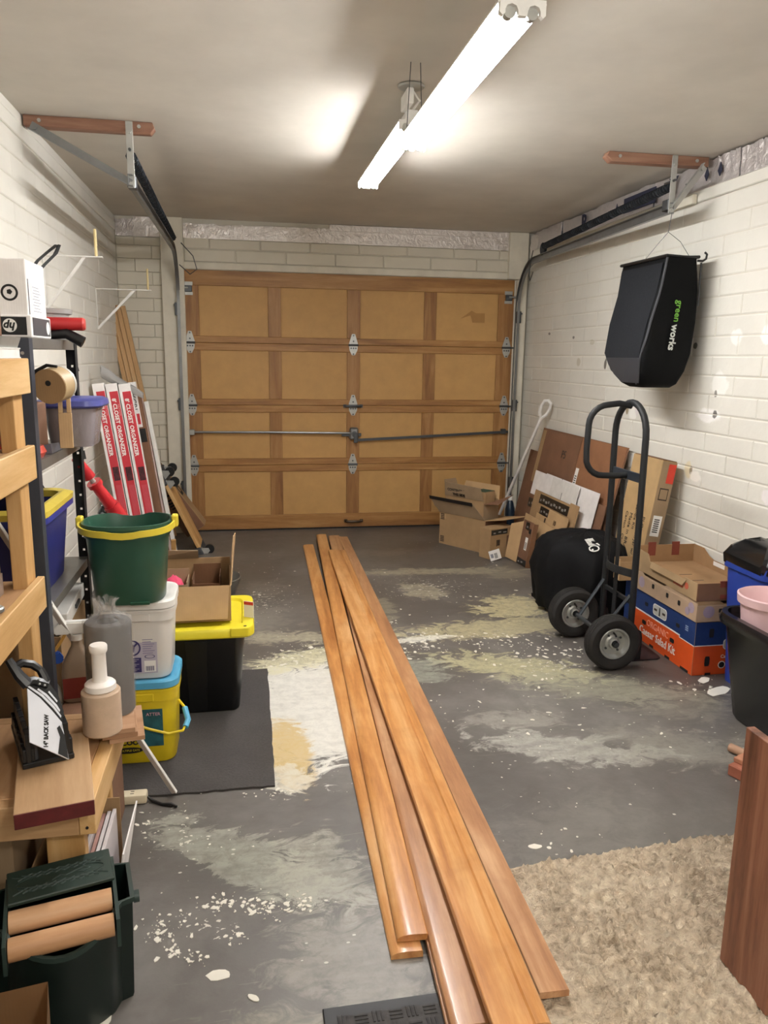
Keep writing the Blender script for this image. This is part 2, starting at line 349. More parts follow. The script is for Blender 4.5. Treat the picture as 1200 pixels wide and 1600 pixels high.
def block_wall(name, xw, sgn, ztop, m, y_hide):
    """sgn=+1: face looks to +x.  Blocks nearer than y_hide are out of the picture and joined."""
    root = obj(name, box(xw-.2 if sgn > 0 else xw+.004, xw-.004 if sgn > 0 else xw+.2, YF, YB+.2, 0, ztop), M_MORTAR, kind='structure')
    full, half = block_mesh('block', BL, m), block_mesh('block_half', BL/2, m)
    far = bmesh.new(); nc = int(round(ztop/CH)); cnt = 0
    for i in range(nc):
        y = YB; first = True
        while y > YF+.1:
            L = BL/2 if (first and i % 2) else BL; first = False; y -= L
            j = random.uniform(-.0012, .0012)
            if y < y_hide:
                me = full if L == BL else half
                b2 = bmesh.new(); b2.from_mesh(me); M = Matrix.Translation((xw+j*sgn, y if sgn > 0 else y+L, i*CH)) @ (Matrix.Identity(4) if sgn > 0 else Matrix.Rotation(PI, 4, 'Z'))
                b2.transform(M); t = bpy.data.meshes.new('t'); b2.to_mesh(t); b2.free(); far.from_mesh(t); bpy.data.meshes.remove(t)
            else:
                o = bpy.data.objects.new('block', full if L == BL else half); C.objects.link(o); o.parent = root; cnt += 1
                o.location = (xw+j*sgn, y if sgn > 0 else y+L, i*CH); o.rotation_euler = (0, 0, 0 if sgn > 0 else PI)
    obj('near_blocks', far, m, root, kind='stuff', fixn=False)
    return root
block_wall('wall_left', XL, 1, 2.44, M_WALL, 2.55)
wr = block_wall('wall_right', XR, -1, 2.34, M_WALLR, 2.75)
obj('trim_1', box(XL-.1, XL+.004, YF, YB, 2.44, 2.505, .004), M_WALL, kind='structure')           # sill plate on the left wall
obj('trim_2', box(XL-.1, XL-.001, YF, YB, 2.508, ZC, .003), M_WALL, kind='structure')
obj('trim_3', box(XR-.004, XR+.1, YF, YB, 2.342, 2.405, .006), M_WALLR, kind='structure')         # top course of the right wall
obj('trim_4', box(XR-.035, XR-.006, 4.08, 6.2, 2.335, 2.385, .003), M_POST, kind='structure')       # pale ledger under the foil
# back wall
bk = structure('wall_back')
def wall_piece(name, x0, x1, y0, y1, z0, z1, m, bev=.004): return obj(name, box(x0, x1, y0, y1, z0, z1, bev), m, bk)
obj('backing', box(XL-.2, -.46, YB+.012, YB+.2, 0, ZC), M_MORTAR, bk); obj('backing', box(2.32, XR+.2, YB+.012, YB+.2, 0, ZC), M_MORTAR, bk)
obj('backing', box(-.47, 2.33, YB+.012, YB+.2, 2.16, ZC), M_MORTAR, bk)
for i in range(24):
    z = i*CH; xs = (XL, -.83, -.628) if i % 2 else (XL, -.70, -.628)
    for a, b in zip(xs, xs[1:]): obj('block', box(a+.0015, b-.0015, YB+random.uniform(-.001, .001), YB+.04, z+.0015, min(z+CH, 2.40)-.0015, .003), M_BACK, bk)
for i, z in enumerate((2.225, 2.3265)):
    x = -.45+(.2 if i else 0)
    if i: obj('block', box(-.45+.003, x-.003, YB, YB+.04, z+.003, z+.098, .005), M_BACK, bk)
    while x < 2.27:
        x2 = min(x+BL, 2.27); obj('block', box(x+.003, x2-.003, YB+random.uniform(-.001, .001), YB+.04, z+.003, z+.098-(.02 if i else 0), .005), M_BACK, bk); x = x2
wall_piece('lintel', -.465, 2.27, YB-.012, YB+.05, 2.168, 2.222, M_POST)
obj('trim_5', box(-.628, -.452, YB-.045, YB+.05, 0, ZC-.002, .004), M_POST, kind='structure')
obj('trim_6', box(2.262, 2.432, YB-.045, YB+.05, 2.168, ZC-.002, .004), M_POST, kind='structure')
obj('trim_7', box(2.350, 2.432, YB-.045, YB+.05, 0, 2.166, .004), M_POST, kind='structure')
def crinkle(name, p0, ux, L, Hh, m, nx, nz, amp, parent=None, seed=0):
    """a crumpled sheet of foil standing on p0, running along ux"""
    rnd = random.Random(seed); bm = bmesh.new(); ux = Vector(ux); nrm = ux.cross(Vector((0, 0, 1))); p0 = Vector(p0); g = []
    for j in range(nz+1):
        g.append([bm.verts.new(p0+ux*(L*(i/nx+rnd.uniform(-.3, .3)/nx*(0 < i < nx)))+Vector((0, 0, Hh*j/nz-(rnd.uniform(0, .012) if j == nz else 0)))+nrm*rnd.uniform(-amp, amp)) for i in range(nx+1)])
    for j in range(nz):
        for i in range(nx): bm.faces.new((g[j][i], g[j][i+1], g[j+1][i+1], g[j+1][i]))
    r = bmesh.ops.extrude_face_region(bm, geom=list(bm.faces))
    for v in r['geom']:
        if isinstance(v, bmesh.types.BMVert): v.co -= nrm*.006
    return obj(name, bm, m, parent, sharp=20)
for a, b, hgt, m in ((-.965, -.83, .135, M_FOIL), (-.832, -.632, .155, M_FOILB)): crinkle('foil_sheet', (a, YB-.012, 2.402), (1, 0, 0), b-a, hgt-.002, m, 6, 4, .003, bk, int(b*100))
for a, b in ((-.45, .02), (.02, .62), (.62, .80), (.80, 1.45), (1.45, 2.26)): crinkle('foil_sheet', (a, YB-.004-.004*(b > .8), 2.405), (1, 0, 0), b-a+.004, .12, M_FOILB, 12, 4, .0025, bk, int(b*100)+50)
wall_piece('sill_board', .72, 2.262, YB-.02, YB+.03, 2.503, 2.553, M_FOILB, .003)
crinkle('foil_sheet', (2.434, YB-.07, 2.36), (.3, -1, 0), .10, .17, M_FOILB, 4, 5, .008, bk, 9)
ys = [2.0, 2.9, 3.25, 3.55, 3.76, 3.95, 4.6, 5.3, 6.0, 6.6]
for i, (a, b) in enumerate(zip(ys, ys[1:])): crinkle('foil_sheet', (XR+.012+(.010 if i % 2 else 0), b, 2.385), (0, -1, 0), b-a, ZC-2.387, M_FOIL, 14, 5, .004, wr, i+70)
obj('foil_print', box(XR-.001, XR+.003, 4.55, 4.95, 2.43, 2.52), M_INK, wr)
for (s, y, z, sz) in (('R', 5.55, 2.465, .16), ('Y', 4.35, 2.475, .13), ('F', 4.20, 2.43, .08)):
    text(wr, s, sz, M_INK, (XR-.001, y, z), Euler((PI/2, 0, -PI/2)), 'foil_print', .002, bold=.004)
for y in (5.05, 4.02, 3.9): obj('foil_print', (lambda bm: (prism(bm, [(y, 2.44), (y+.02, 2.47), (y, 2.51), (y-.02, 2.47)], 'x', XR-.001, XR+.003), bm)[1])(bmesh.new()), M_INK, wr)

# ------------------------------------------------------------------ the sectional garage door
door = structure('door_1'); DX0, DX1 = -.465, 2.335; DF = YB   # face of the rails
cols = [(-.345, .212), (.318, .871), (.983, 1.536), (1.644, 2.196)]
secs = [(.012, .135, .515, .572), (.574, .629, 1.021, 1.080), (1.082, 1.133, 1.530, 1.590), (1.592, 1.645, 2.044, 2.164)]
for (z0, p0, p1, z1) in secs:
    s = bpy.data.objects.new('door_section', None); C.objects.link(s); s.parent = door
    xs = [DX0] + [v for c_ in cols for v in c_] + [DX1]
    obj('rail', box(DX0, DX1, DF, DF+.035, z0, p0, .003), M_RAILX, s); obj('rail', box(DX0, DX1, DF, DF+.035, p1, z1, .003), M_RAILX, s)
    for i in range(0, 10, 2): obj('stile', box(xs[i], xs[i+1], DF+.0005, DF+.035, p0, p1, .002), M_STILE, s)
    for (a, b) in cols:
        pn = obj('panel', box(a-.005, b+.005, DF+.014, DF+.022, p0-.005, p1+.005), M_DPANEL, s)
        bm = bmesh.new()
        for q in ((a, a+.012, p0, p1), (b-.012, b, p0, p1), (a, b, p0, p0+.012), (a, b, p1-.012, p1)):
            pass
        o2 = [Vector((x, DF+.0142, z)) for x, z in ((a, p0), (b, p0), (b, p1), (a, p1))]
        i2 = [Vector((x, DF+.0112, z)) for x, z in ((a+.014, p0+.014), (b-.014, p0+.014), (b-.014, p1-.014), (a+.014, p1-.014))]
        i3 = [Vector((x, DF+.0142, z)) for x, z in ((a+.016, p0+.016), (b-.016, p0+.016), (b-.016, p1-.016), (a+.016, p1-.016))]
        bm.free()
bm = bmesh.new(); prism(bm, [(1.86, 1.83), (1.95, 1.86), (1.97, 1.80), (2.08, 1.80), (2.08, 1.88), (2.00, 1.88), (1.96, 1.90)], 'y', DF+.0132, DF+.0138); obj('glue_stain', bm, M_STAIN, door)
def hinge(x, z, sideways=0):
    h = bpy.data.objects.new('hinge', None); C.objects.link(h); h.parent = door; h.location = (x, DF, z)
    bm = bmesh.new(); prism(bm, [(-.013, .088), (.013, .088), (.037, .012), (.037, -.004), (-.037, -.004), (-.037, .012)], 'y', -.005, -.001)
    obj('leaf', bm, M_STEELL, h)
    bm = bmesh.new(); prism(bm, [(-.037, -.008), (.037, -.008), (.034, -.045), (.013, -.088), (-.013, -.088), (-.034, -.045)], 'y', -.005, -.001); obj('leaf', bm, M_STEELL, h)
    bm = bmesh.new(); cyl(bm, (-.042, -.009, -.004), (.042, -.009, -.004), .009, n=10)
    if sideways: cyl(bm, (0, -.012, -.004), (.085*sideways, -.012, -.004), .006, n=8)
    obj('pin', bm, M_STEELD, h)
    bm = bmesh.new()
    for (u, v) in ((0, .075), (0, .028), (-.02, -.03), (0, -.03), (.02, -.03), (0, -.078)): cyl(bm, (u, -.009, v), (u, -.002, v), .007, n=8)
    obj('screws', bm, M_STEELD, h, kind='stuff')
for z in (1.594, 1.084, .575):
    hinge(-.425, z, -1); hinge(.925, z); hinge(2.283, z, 1)
for x, s in ((-.425, -1), (2.283, 1)):
    h = bpy.data.objects.new('top_bracket', None); C.objects.link(h); h.parent = door; h.location = (x, DF, 2.02)
    bm = bmesh.new(); bx(bm, -.035, .035, -.004, 0, .02, .05, .001); bx(bm, -.035, .035, -.004, 0, -.055, -.03, .001); obj('plate', bm, M_STEELL, h)
    bm = bmesh.new(); bx(bm, -.03, .03, -.02, -.004, -.03, .02, .004); obj('block', bm, M_STEELD, h)
    bm = bmesh.new(); cyl(bm, (0, -.026, .0), (.075*s, -.026, 0), .008); obj('roller_shaft', bm, M_STEELL, h)
b_ = bpy.data.objects.new('lock_bar', None); C.objects.link(b_); b_.parent = door
bm = bmesh.new(); tube(bm, [(-.47, DF-.03, .858), (.2, DF-.03, .855), (.92, DF-.03, .845)], .010); obj('rod', bm, M_STEEL, b_)
bm = bmesh.new(); bx(bm, -.455, -.41, DF-.045, DF, .835, .88, .004); obj('guide', bm, M_STEELL, b_)
b_ = bpy.data.objects.new('lock_bar', None); C.objects.link(b_); b_.parent = door; b_['label'] = 'dark lock bar slanting down to the middle lock'
bm = bmesh.new(); n = 12
loft(bm, [[Vector((x, DF-.03, z-.011)), Vector((x, DF-.02, z-.011)), Vector((x, DF-.02, z+.011)), Vector((x, DF-.03, z+.011))] for x, z in ((.95, .785), (1.5, .812), (2.0, .838), (2.325, .854))]); obj('strap', bm, M_STEELD, b_)
bm = bmesh.new(); bx(bm, 2.26, 2.30, DF-.045, DF, .835, .88, .004); obj('guide', bm, M_STEELD, b_)
l_ = bpy.data.objects.new('lock', None); C.objects.link(l_); l_.parent = door; l_.location = (.93, DF, .84)
bm = bmesh.new(); bx(bm, -.038, .038, -.05, 0, -.05, .055, .012); obj('case', bm, M_STEEL, l_)
bm = bmesh.new(); bx(bm, -.105, .065, -.030, -.022, -.022, .006, .003); cyl(bm, (0, -.06, 0), (0, -.048, 0), .025); bx(bm, -.006, .03, -.066, -.058, -.075, .01, .003); obj('latch', bm, M_STEELD, l_)
def pull(x, z, m):
    h = bpy.data.objects.new('pull_handle', None); C.objects.link(h); h.parent = door; h.location = (x, DF, z)
    bm = bmesh.new(); tube(bm, [(-.07, -.004, 0), (-.062, -.03, 0), (-.04, -.036, 0), (.04, -.036, 0), (.062, -.03, 0), (.07, -.004, 0)], [.008, .010, .012, .012, .010, .008]); obj('grip', bm, m, h)
    bm = bmesh.new(); bx(bm, -.085, -.055, -.006, 0, -.014, .014, .002); bx(bm, .055, .085, -.006, 0, -.014, .014, .002); obj('handle_feet', bm, m, h, kind='stuff')
pull(.925, 1.077, M_STEELD); pull(.936, .066, plain('#4a3b2c', .4, .6, name='bronze'))
obj('weather_seal', box(DX0, DX1, DF+.003, DF+.03, 0, .013), M_RUBBER, door)
obj('wall_outside', box(-.6, 2.5, YB+.06, YB+.1, 0, 2.3), M_BLACK, kind='structure')

# ------------------------------------------------------------------ overhead door tracks
def track_set(name, label, pts, ex, sg, sp0, sp1, xh, yh):
    """pts: centre line of the channel; spring from sp0 to sp1; hanger at xh, yh"""
    t = thing(name, label, 'door track', pts[0]); o = Vector(pts[0])
    bm = bmesh.new(); rings = []
    prof = [(-.012, -.026), (.012, -.026), (.012, -.022), (-.008, -.022), (-.008, .022), (.012, .022), (.012, .026), (-.012, .026)]
    P = [Vector(p)-o for p in pts]
    for i, p in enumerate(P):
        d = (P[min(i+1, len(P)-1)]-P[max(i-1, 0)]).normalized(); s = Vector((sg, 0, 0)); s = (s-d*s.dot(d)).normalized(); v = d.cross(s)
        rings.append([p-s*a+v*b for a, b in prof])
    loft(bm, rings); obj('channel', bm, M_STEEL, t)
    bm = bmesh.new(); a, b = Vector(sp0)-o, Vector(sp1)-o; N = 70; cyl(bm, a, b, .021, n=12)
    hel = []; u, v = perp(b-a); 
    for i in range(N*8+1): q = i/(N*8); hel.append(a.lerp(b, q)+(u*math.cos(2*PI*i/8)+v*math.sin(2*PI*i/8))*.0225)
    tube(bm, hel, .0042, n=4); obj('spring', bm, M_SPRING, t)
    h = Vector((xh, yh, 0))
    bm = bmesh.new(); bx(bm, xh-.016-o.x, xh+.016-o.x, yh-.034-o.y, yh-.030-o.y, 2.255-o.z, 2.545-o.z, .001); cyl(bm, (xh-o.x, yh-.045-o.y, 2.50-o.z), (xh-o.x, yh-.03-o.y, 2.50-o.z), .011, n=6); cyl(bm, (xh-o.x, yh-.045-o.y, 2.27-o.z), (xh-o.x, yh-.03-o.y, 2.27-o.z), .011, n=6)
    obj('hanger_strap', bm, M_STEELL, t)
    wx = XL+.045 if sg < 0 else XR-.05
    bm = bmesh.new(); A, B = Vector((wx, yh-.036, 2.50))-o, Vector((xh, yh-.036, 2.275))-o; d = (B-A).normalized(); nn = Vector((-d.z, 0, d.x))*.02
    loft(bm, [[A-nn, A-nn+Vector((0, .004, 0)), A+nn+Vector((0, .004, 0)), A+nn], [B-nn*.8, B-nn*.8+Vector((0, .004, 0)), B+nn*.8+Vector((0, .004, 0)), B+nn*.8]])
    loft(bm, [[A-nn, A-nn+Vector((0, -.024, 0)), A-nn*.8+Vector((0, -.024, 0)), A-nn*.8], [B-nn*.8, B-nn*.8+Vector((0, -.024, 0)), B-nn*.65+Vector((0, -.024, 0)), B-nn*.65]])
    cyl(bm, A+Vector((.0, -.012, 0))+d*.02, A+d*.02+Vector((0, .0, 0)), .012, n=6)
    obj('diagonal_brace', bm, M_STEEL if sg < 0 else M_STEELL, t)
    bm = bmesh.new(); lathe(bm, [(.012, -.012), (.045, -.012), (.048, -.009), (.036, -.004), (.036, .004), (.048, .009), (.045, .012), (.012, .012)], 20); bmesh.ops.rotate(bm, matrix=Matrix.Rotation(PI/2, 3, 'Y'), verts=bm.verts); bmesh.ops.translate(bm, vec=b+Vector((sg*.02, .06, -.01)), verts=bm.verts)
    obj('cable_pulley', bm, M_SPRING, t)
    bm = bmesh.new(); c0 = b+Vector((-.05*sg, .1, -.02)); tube(bm, [c0, c0+Vector((-.10*sg*ex, -.05, -.10)), c0+Vector((-.13*sg*ex, -.06, -.20)), c0+Vector((-.07*sg*ex, -.03, -.235)), c0+Vector((.02*sg, .03, -.16))], .0035, n=6); obj('lift_cable', bm, M_STEELD, t)
    for z in (2.35,) if sg > 0 else (2.33,):
        bm = bmesh.new(); bx(bm, xh-.02-o.x, xh+.02-o.x, yh-.03-o.y, yh+.03-o.y, z-.075-o.z, z-.02-o.z, .003); cyl(bm, (xh-o.x, yh-.05-o.y, 2.42-o.z), (xh-o.x, yh+.05-o.y, 2.42-o.z), .007, n=8); obj('eye_bolt', bm, M_STEELD, t, kind='stuff')
    for z in (1.85, 1.09, .4):
        bm = bmesh.new(); xx = pts[0][0]; bx(bm, xx+sg*.01-.02-o.x, xx+sg*.01+.02-o.x, YB-.075-o.y, YB-.045-o.y, z-.05-o.z, z+.05-o.z, .003); cyl(bm, (xx-o.x+sg*.03, YB-.08-o.y, z+.03-o.z), (xx-o.x+sg*.03, YB-.07-o.y, z+.03-o.z), .008, n=6); obj('track_bracket', bm, M_STEELD, t)
    return t
def curve(x0, x1, yend, zt):
    R = .38; pts = [(x0, YB-.055, .02), (x0, YB-.055, 1.0), (x0, YB-.055, zt-R)]
    for i in range(1, 11):
        a = PI/2*i/10; pts.append((x0+(x1-x0)*.08*i/10, YB-.055-R+R*math.cos(a), zt-R+R*math.sin(a)))
    for i in range(1, 5): q = i/4; y = YB-.055-R; pts.append((x0+(x1-x0)*(.08+.92*q), y+(yend-y)*q, zt))
    return pts
track_set('door_track', 'steel door track with spring along the left wall', curve(-.50, -.50, 3.97, 2.285), .9, -1, (-.50, 4.03, 2.405), (-.505, 6.35, 2.36), -.497, 4.03)
track_set('door_track', 'steel door track with spring along the right wall', curve(2.352, 2.235, 3.96, 2.285), .35, 1, (2.26, 4.03, 2.405), (2.33, 6.0, 2.36), 2.235, 4.0)
def cleat(x0, x1, y, label, tip):
    t = thing('ceiling_cleat', label, 'lumber', ((x0+x1)/2, y, ZC-.001)); L = (x1-x0)/2
    poly = [(-L, -.048), (L-.02, -.048), (L, -.024), (L-.01, 0), (-L, 0)] if tip > 0 else [(-L+.03, -.048), (L, -.048), (L, 0), (-L+.01, 0), (-L, -.022)]
    bm = bmesh.new(); prism(bm, poly, 'y', -.03, .03); bmesh.ops.bevel(bm, geom=list(bm.edges), offset=.002, segments=1, affect='EDGES'); obj('beam', bm, M_REDWOOD, t)
    bm = bmesh.new()
    for x in (-L+.07, L-.07): cyl(bm, (x, -.036, -.022), (x, -.029, -.022), .009, n=6)
    obj('bolts', bm, M_STEELL, t, kind='stuff')
cleat(-.965, -.386, 4.06, 'reddish wood cleat on the ceiling at the left wall', 1)
cleat(1.872, 2.448, 4.03, 'reddish wood cleat on the ceiling at the right wall', -1)

# ------------------------------------------------------------------ strip lights
def strip_light(name, label, x, y0, y1, z, hang):
    t = thing(name, label, 'ceiling light', (x, (y0+y1)/2, z)); L = (y1-y0)/2
    bm = bmesh.new(); prism(bm, [(-.058, .006), (-.030, .016), (-.022, .052), (.022, .052), (.030, .016), (.058, .006), (.057, .003), (.030, .012), (-.030, .012), (-.057, .003)], 'y', -L+.01, L-.01); obj('housing', bm, M_REFL, t)
    for sx in (-.027, .027):
        bm = bmesh.new(); cyl(bm, (sx, -L+.035, -.012), (sx, L-.035, -.012), .0135, n=14); obj('tube', bm, M_TUBE if hang else M_TUBE2, t)
        bm = bmesh.new(); cyl(bm, (sx, -L+.018, -.012), (sx, -L+.036, -.012), .0145, n=12); obj('tube_cap', bm, M_STEELL, t)
        bm = bmesh.new(); cyl(bm, (sx, L-.036, -.012), (sx, L-.018, -.012), .0145, n=12); obj('tube_cap', bm, M_STEELL, t)
    for e in (-1, 1):
        pl = [(-.055, .012), (-.055, -.020), (-.048, -.026), (-.042, -.020)] + [(-.027+.015*math.cos(a), -.012+.012*math.sin(a)) for a in (PI, PI*.75, PI*.5, PI*.25, 0)] + [(-.010, -.024), (.010, -.024)] + [(.027+.015*math.cos(a), -.012+.012*math.sin(a)) for a in (PI, PI*.75, PI*.5, PI*.25, 0)] + [(.042, -.020), (.048, -.026), (.055, -.020), (.055, .012)]
        bm = bmesh.new(); prism(bm, pl, 'y', e*(L-.012)-.007, e*(L-.012)+.007); obj('lamp_holder', bm, M_REFL, t)
    bm = bmesh.new()
    if hang:
        for yy in (-L+.06, L-.06):
            for xx in (-.03, .03): cyl(bm, (xx, yy, .016), (xx*.6, yy, ZC-z-.001), .0016, n=6)
        obj('hanging_wires', bm, M_STEELD, t, kind='stuff')
    else:
        lathe(bm, [(.05, ZC-z-.001), (.055, ZC-z-.006), (.05, ZC-z-.012), (.03, ZC-z-.014)], 20, (-.02, -L-.05, 0)); obj('ceiling_box_cover', bm, M_STEELL, t)
        bm = bmesh.new(); bx(bm, -.04, -.012, -L-.07, -L+.06, .052, ZC-z-.014, .004); obj("mount_bracket", bm, M_REFL, t)
        bm = bmesh.new(); tube(bm, [(-.02, -L-.05, ZC-z-.014), (.02, -L-.03, .075), (.0, -L+.03, .05)], .005, n=6); obj('cord', bm, M_WHITE, t)
strip_light('strip_light', 'near two-tube strip light hung on wires below the ceiling', .645, 1.86, 3.09, 2.285, True)
strip_light('strip_light', 'far two-tube strip light fixed to the ceiling box', .70, 3.32, 4.50, 2.43, False)

# ================================================================== THE LEFT SIDE
def pt(px, py, **k): return at(px, py, **k)
# ---- timber shelf unit on the left wall
SX, SY = -.545, 2.16            # its front face and far end
sh = thing('timber_shelf', 'pine lumber shelf unit with three rails above the low bench', 'shelf', (-.75, 1.9, 0)); S = Vector((-.75, 1.9, 0))
def loc_box(o, x0, x1, y0, y1, z0, z1, bev=.002): return box(x0-o.x, x1-o.x, y0-o.y, y1-o.y, z0-o.z, z1-o.z, bev)
for z in (1.477, 1.253, .895):
    obj('rail', loc_box(S, SX-.019, SX, .95, SY, z-.089, z), M_PINE, sh)
    obj('shelf_board', loc_box(S, XL+.012, SX-.02, .95, SY-.003, z-.03, z-.011), M_PLY, sh)
    obj('end_rail', loc_box(S, XL+.012, SX-.02, SY-.02, SY-.001, z-.089, z-.031), M_PINEX, sh)
for y in (2.075, .98):
    for x in (-.604, -.955): obj('post', loc_box(S, x, x+.038, y, y+.078, .447, 1.44), M_PINEZ, sh)
# ---- low bench
BX = -.372; BZ = .445
be = thing('low_bench', 'low pine bench under the timber shelf with a painted plank on it', 'bench', (-.66, 2.0, 0)); B0 = Vector((-.66, 2.0, 0))
obj('rail', loc_box(B0, BX-.038, BX, 1.765, 2.25, BZ-.089, BZ), M_PINE, be)
obj('end_rail', loc_box(B0, XL+.012, BX-.039, 1.765, 1.803, BZ-.089, BZ-.001), M_PINEX, be)
obj('end_rail', loc_box(B0, XL+.012, BX-.039, 2.212, 2.25, BZ-.089, BZ-.001), M_PINEX, be)
obj('top_board', loc_box(B0, XL+.012, BX-.039, 1.804, 2.211, BZ-.02, BZ-.001), M_PLY, be)
for x in (BX-.127, XL+.015):
    for y in (1.81, 2.165): obj('leg', loc_box(B0, x, x+.089, y, y+.038, .0, BZ-.09), M_PINEZ, be)
bm = bmesh.new()
for (y, z) in ((1.764, BZ-.02), (1.764, BZ-.07)): cyl(bm, (BX-.02-B0.x, y-B0.y-.001, z), (BX-.02-B0.x, y-B0.y+.004, z), .004, n=6)
obj('nail_heads', bm, M_BLACKM, be, kind='stuff')
# ---- plank with the red end
pz = .484; a, b = pt(20, 1275, z=pz), pt(148, 1250, z=pz); e = (b-a).normalized(); n_ = Vector((-e.y, e.x, 0)); wd = (b-a).length
pk = thing('plank', 'wide bare plank with a dark red painted end on the bench', 'plank', M=frame((a.x, a.y, BZ+.0005), e, (0, 0, 1)))
o = obj('board', box(0, wd, .004, .36, 0, .038, .002), M_PLANK, pk)
obj('painted_end', box(.001, wd-.001, .001, .0045, .001, .0375, .001), plain('#5c1a1c', .6, var=.15, scale=30, name='dark_red_paint'), pk, label='dark red painted end of the plank')
# ---- mitre box with back saw (on the plank)
mzt = pz+.0005
a = pt(36, 1204, z=mzt); e = Vector((math.cos(.37), math.sin(.37), 0)); MW = .120
mb = thing('mitre_box', 'black plastic mitre box on the plank holding a saw', 'mitre box', M=frame((a.x, a.y, mzt), e, (0, 0, 1))); ML = .25
bm = bmesh.new(); bx(bm, 0, MW, 0, ML, 0, .014, .002); obj('base', bm, M_BLACK, mb)
def mwall(x0, x1, h):
    bm = bmesh.new(); ys = [0, .035, .04, .085, .09, .115, .12, .155, .16, .205, .21, ML]
    for i in range(0, 12, 2): bx(bm, x0, x1, ys[i], ys[i+1], .0145, h, .0015)
    for i in range(0, 12, 2): bx(bm, x0-.008, x1+.008, ys[i]+.004, ys[i+1]-.004, .0145, h*.55, .002)
    return bm
obj('near_wall', mwall(.010, .022, .09), M_BLACK, mb, kind='stuff'); obj('far_wall', mwall(MW-.022, MW-.010, .10), M_BLACK, mb, kind='stuff')
for (x, y) in ((.03, .02), (MW-.03, .03)):
    bm = bmesh.new(); cyl(bm, (x, y, .014), (x, y, .045), .010, .008, n=10); obj('clamp_peg', bm, plain('#3a3c40', .4, name='grey_plastic'), mb)
# saw: the blade leans across the box, its handle at the far end
A, Bp, Cq, Dd = pt(43, 1075, x=-.52), pt(45, 1160, z=mzt+.075), pt(106, 1188, z=mzt+.03), pt(96, 1125, z=mzt+.06)
p_bl = pt(45, 1159, z=mzt+.085); p_br = pt(105, 1186, z=mzt+.022); xd = (p_br-p_bl).normalized(); up = pt(43, 1080, z=mzt+.185)-p_bl
SM = frame(p_bl, xd, up); sw = thing('back_saw', 'back saw with black handle and white printed card sleeve in the mitre box', 'saw', M=SM); bw = (p_br-p_bl).length; bh = up.length
M_SLEEVE = plain('#dfe2ea', .35, var=.02, name='white_sleeve_card')
def sawpart(name, pix, y0, y1, m):
    bm = bmesh.new(); prism(bm, [onp(SM, *q) for q in pix], 'y', y0, y1); return obj(name, bm, m, sw)
sawpart('sleeve', [(46, 1160), (107, 1187), (96, 1129), (80, 1110), (62, 1091), (42, 1076)], -.003, .001, M_SLEEVE)
sawpart('sleeve_corner', [(90, 1178), (106, 1186), (100, 1150), (92, 1134), (88, 1138), (93, 1152)], -.0045, -.0032, M_BLACK)
sawpart('blade_back', [(42, 1076), (62, 1091), (80, 1110), (96, 1129), (99, 1112), (90, 1085), (76, 1068), (60, 1062), (42, 1070)], -.0025, .0025, M_BLACK)
for q in ([(42, 1073.5), (64, 1089), (82, 1107), (94, 1122), (95, 1119), (84, 1104), (66, 1086), (43, 1071)], [(57, 1078), (70, 1088), (86, 1105), (92, 1113), (93, 1110), (88, 1102), (72, 1085), (59, 1076)], [(74, 1082), (88, 1098), (89, 1095.5), (76, 1080)]):
    sawpart('printed_stripe', q, -.004, -.0026, M_SLEEVE)
c0, c1 = Vector(onp(SM, 71, 1167)), Vector(onp(SM, 72, 1119)); dd = c1-c0; cc = (c0+c1)/2
text(sw, '14" BACK SAW', dd.length*.19, M_TXTK, (cc.x, -.0036, cc.y), Euler((PI/2, -math.atan2(dd.y, dd.x), 0)), sx=.85, bold=.0006)
K = lambda px, py: Vector((onp(SM, px, py)[0], 0, onp(SM, px, py)[1]))
bm = bmesh.new(); tube(bm, [K(44, 1070), K(30, 1056), K(13, 1031)], [.016, .014, .010], n=8); tube(bm, [K(24, 1042), K(34, 1036), K(50, 1038), K(62, 1046)], [.010, .011, .011, .010], n=8)
tube(bm, [K(62, 1045), K(68, 1056), K(72, 1066)], [.010, .011, .012], n=8); tube(bm, [K(38, 1067), K(52, 1064), K(74, 1070)], [.013, .013, .012], n=8); obj('handle', bm, plain('#141518', .3, name='glossy_black_plastic'), sw, kind='stuff')
bm = bmesh.new()
for q in ((57, 1064), (58, 1071), (66, 1073)): cyl(bm, K(*q)+Vector((0, -.017, 0)), K(*q)+Vector((0, -.012, 0)), .0025, n=8)
obj('handle_screws', bm, M_STEELL, sw, kind='stuff')
# ---- white carton at the left edge of the bench
p = pt(10, 1190, z=BZ+.04); cz = pz+.001
wc = thing('white_carton', 'white carton standing left of the mitre box', 'carton', (-.69, 1.70, cz))
obj('body', box(-.07, .065, -.05, .12, 0, .19, .004), M_CBW, wc); obj('lid', box(-.075, .070, -.055, .125, .150, .205, .004), M_WHITE, wc)
# ---- laminate samples, stretch wrap roll, grey roll
lz = BZ+.0005
a, b, c = pt(135, 1158, z=lz+.02), pt(212, 1147, z=lz+.02), pt(222, 1104, z=lz+.02)
M_LAM = wood('laminate_oak', '#9a7458', '#ad8768', '#bb977a', 'x', .8, .45)
for i, (dx, dz) in enumerate(((.058, 0), (.040, .0136), (.034, .0270))):
    e = (b-a).normalized(); q = a+e*dx; t = thing('laminate_sample', ['lowest laminate offcut under the stretch wrap roll', 'middle laminate offcut under the stretch wrap roll', 'topmost laminate offcut under the stretch wrap roll'][i], 'flooring sample', M=frame((q.x, q.y, lz+dz), e, (0, 0, 1)), group='laminate offcuts on the bench')
    obj('plank', box(0, (b-a).length-.034, 0, .20, 0, .013, .001), M_LAM, t)
ltop = lz+.0405
ctr = pt(157, 1135, z=ltop+.0); ctr = Vector((-.396, 2.045, ltop))
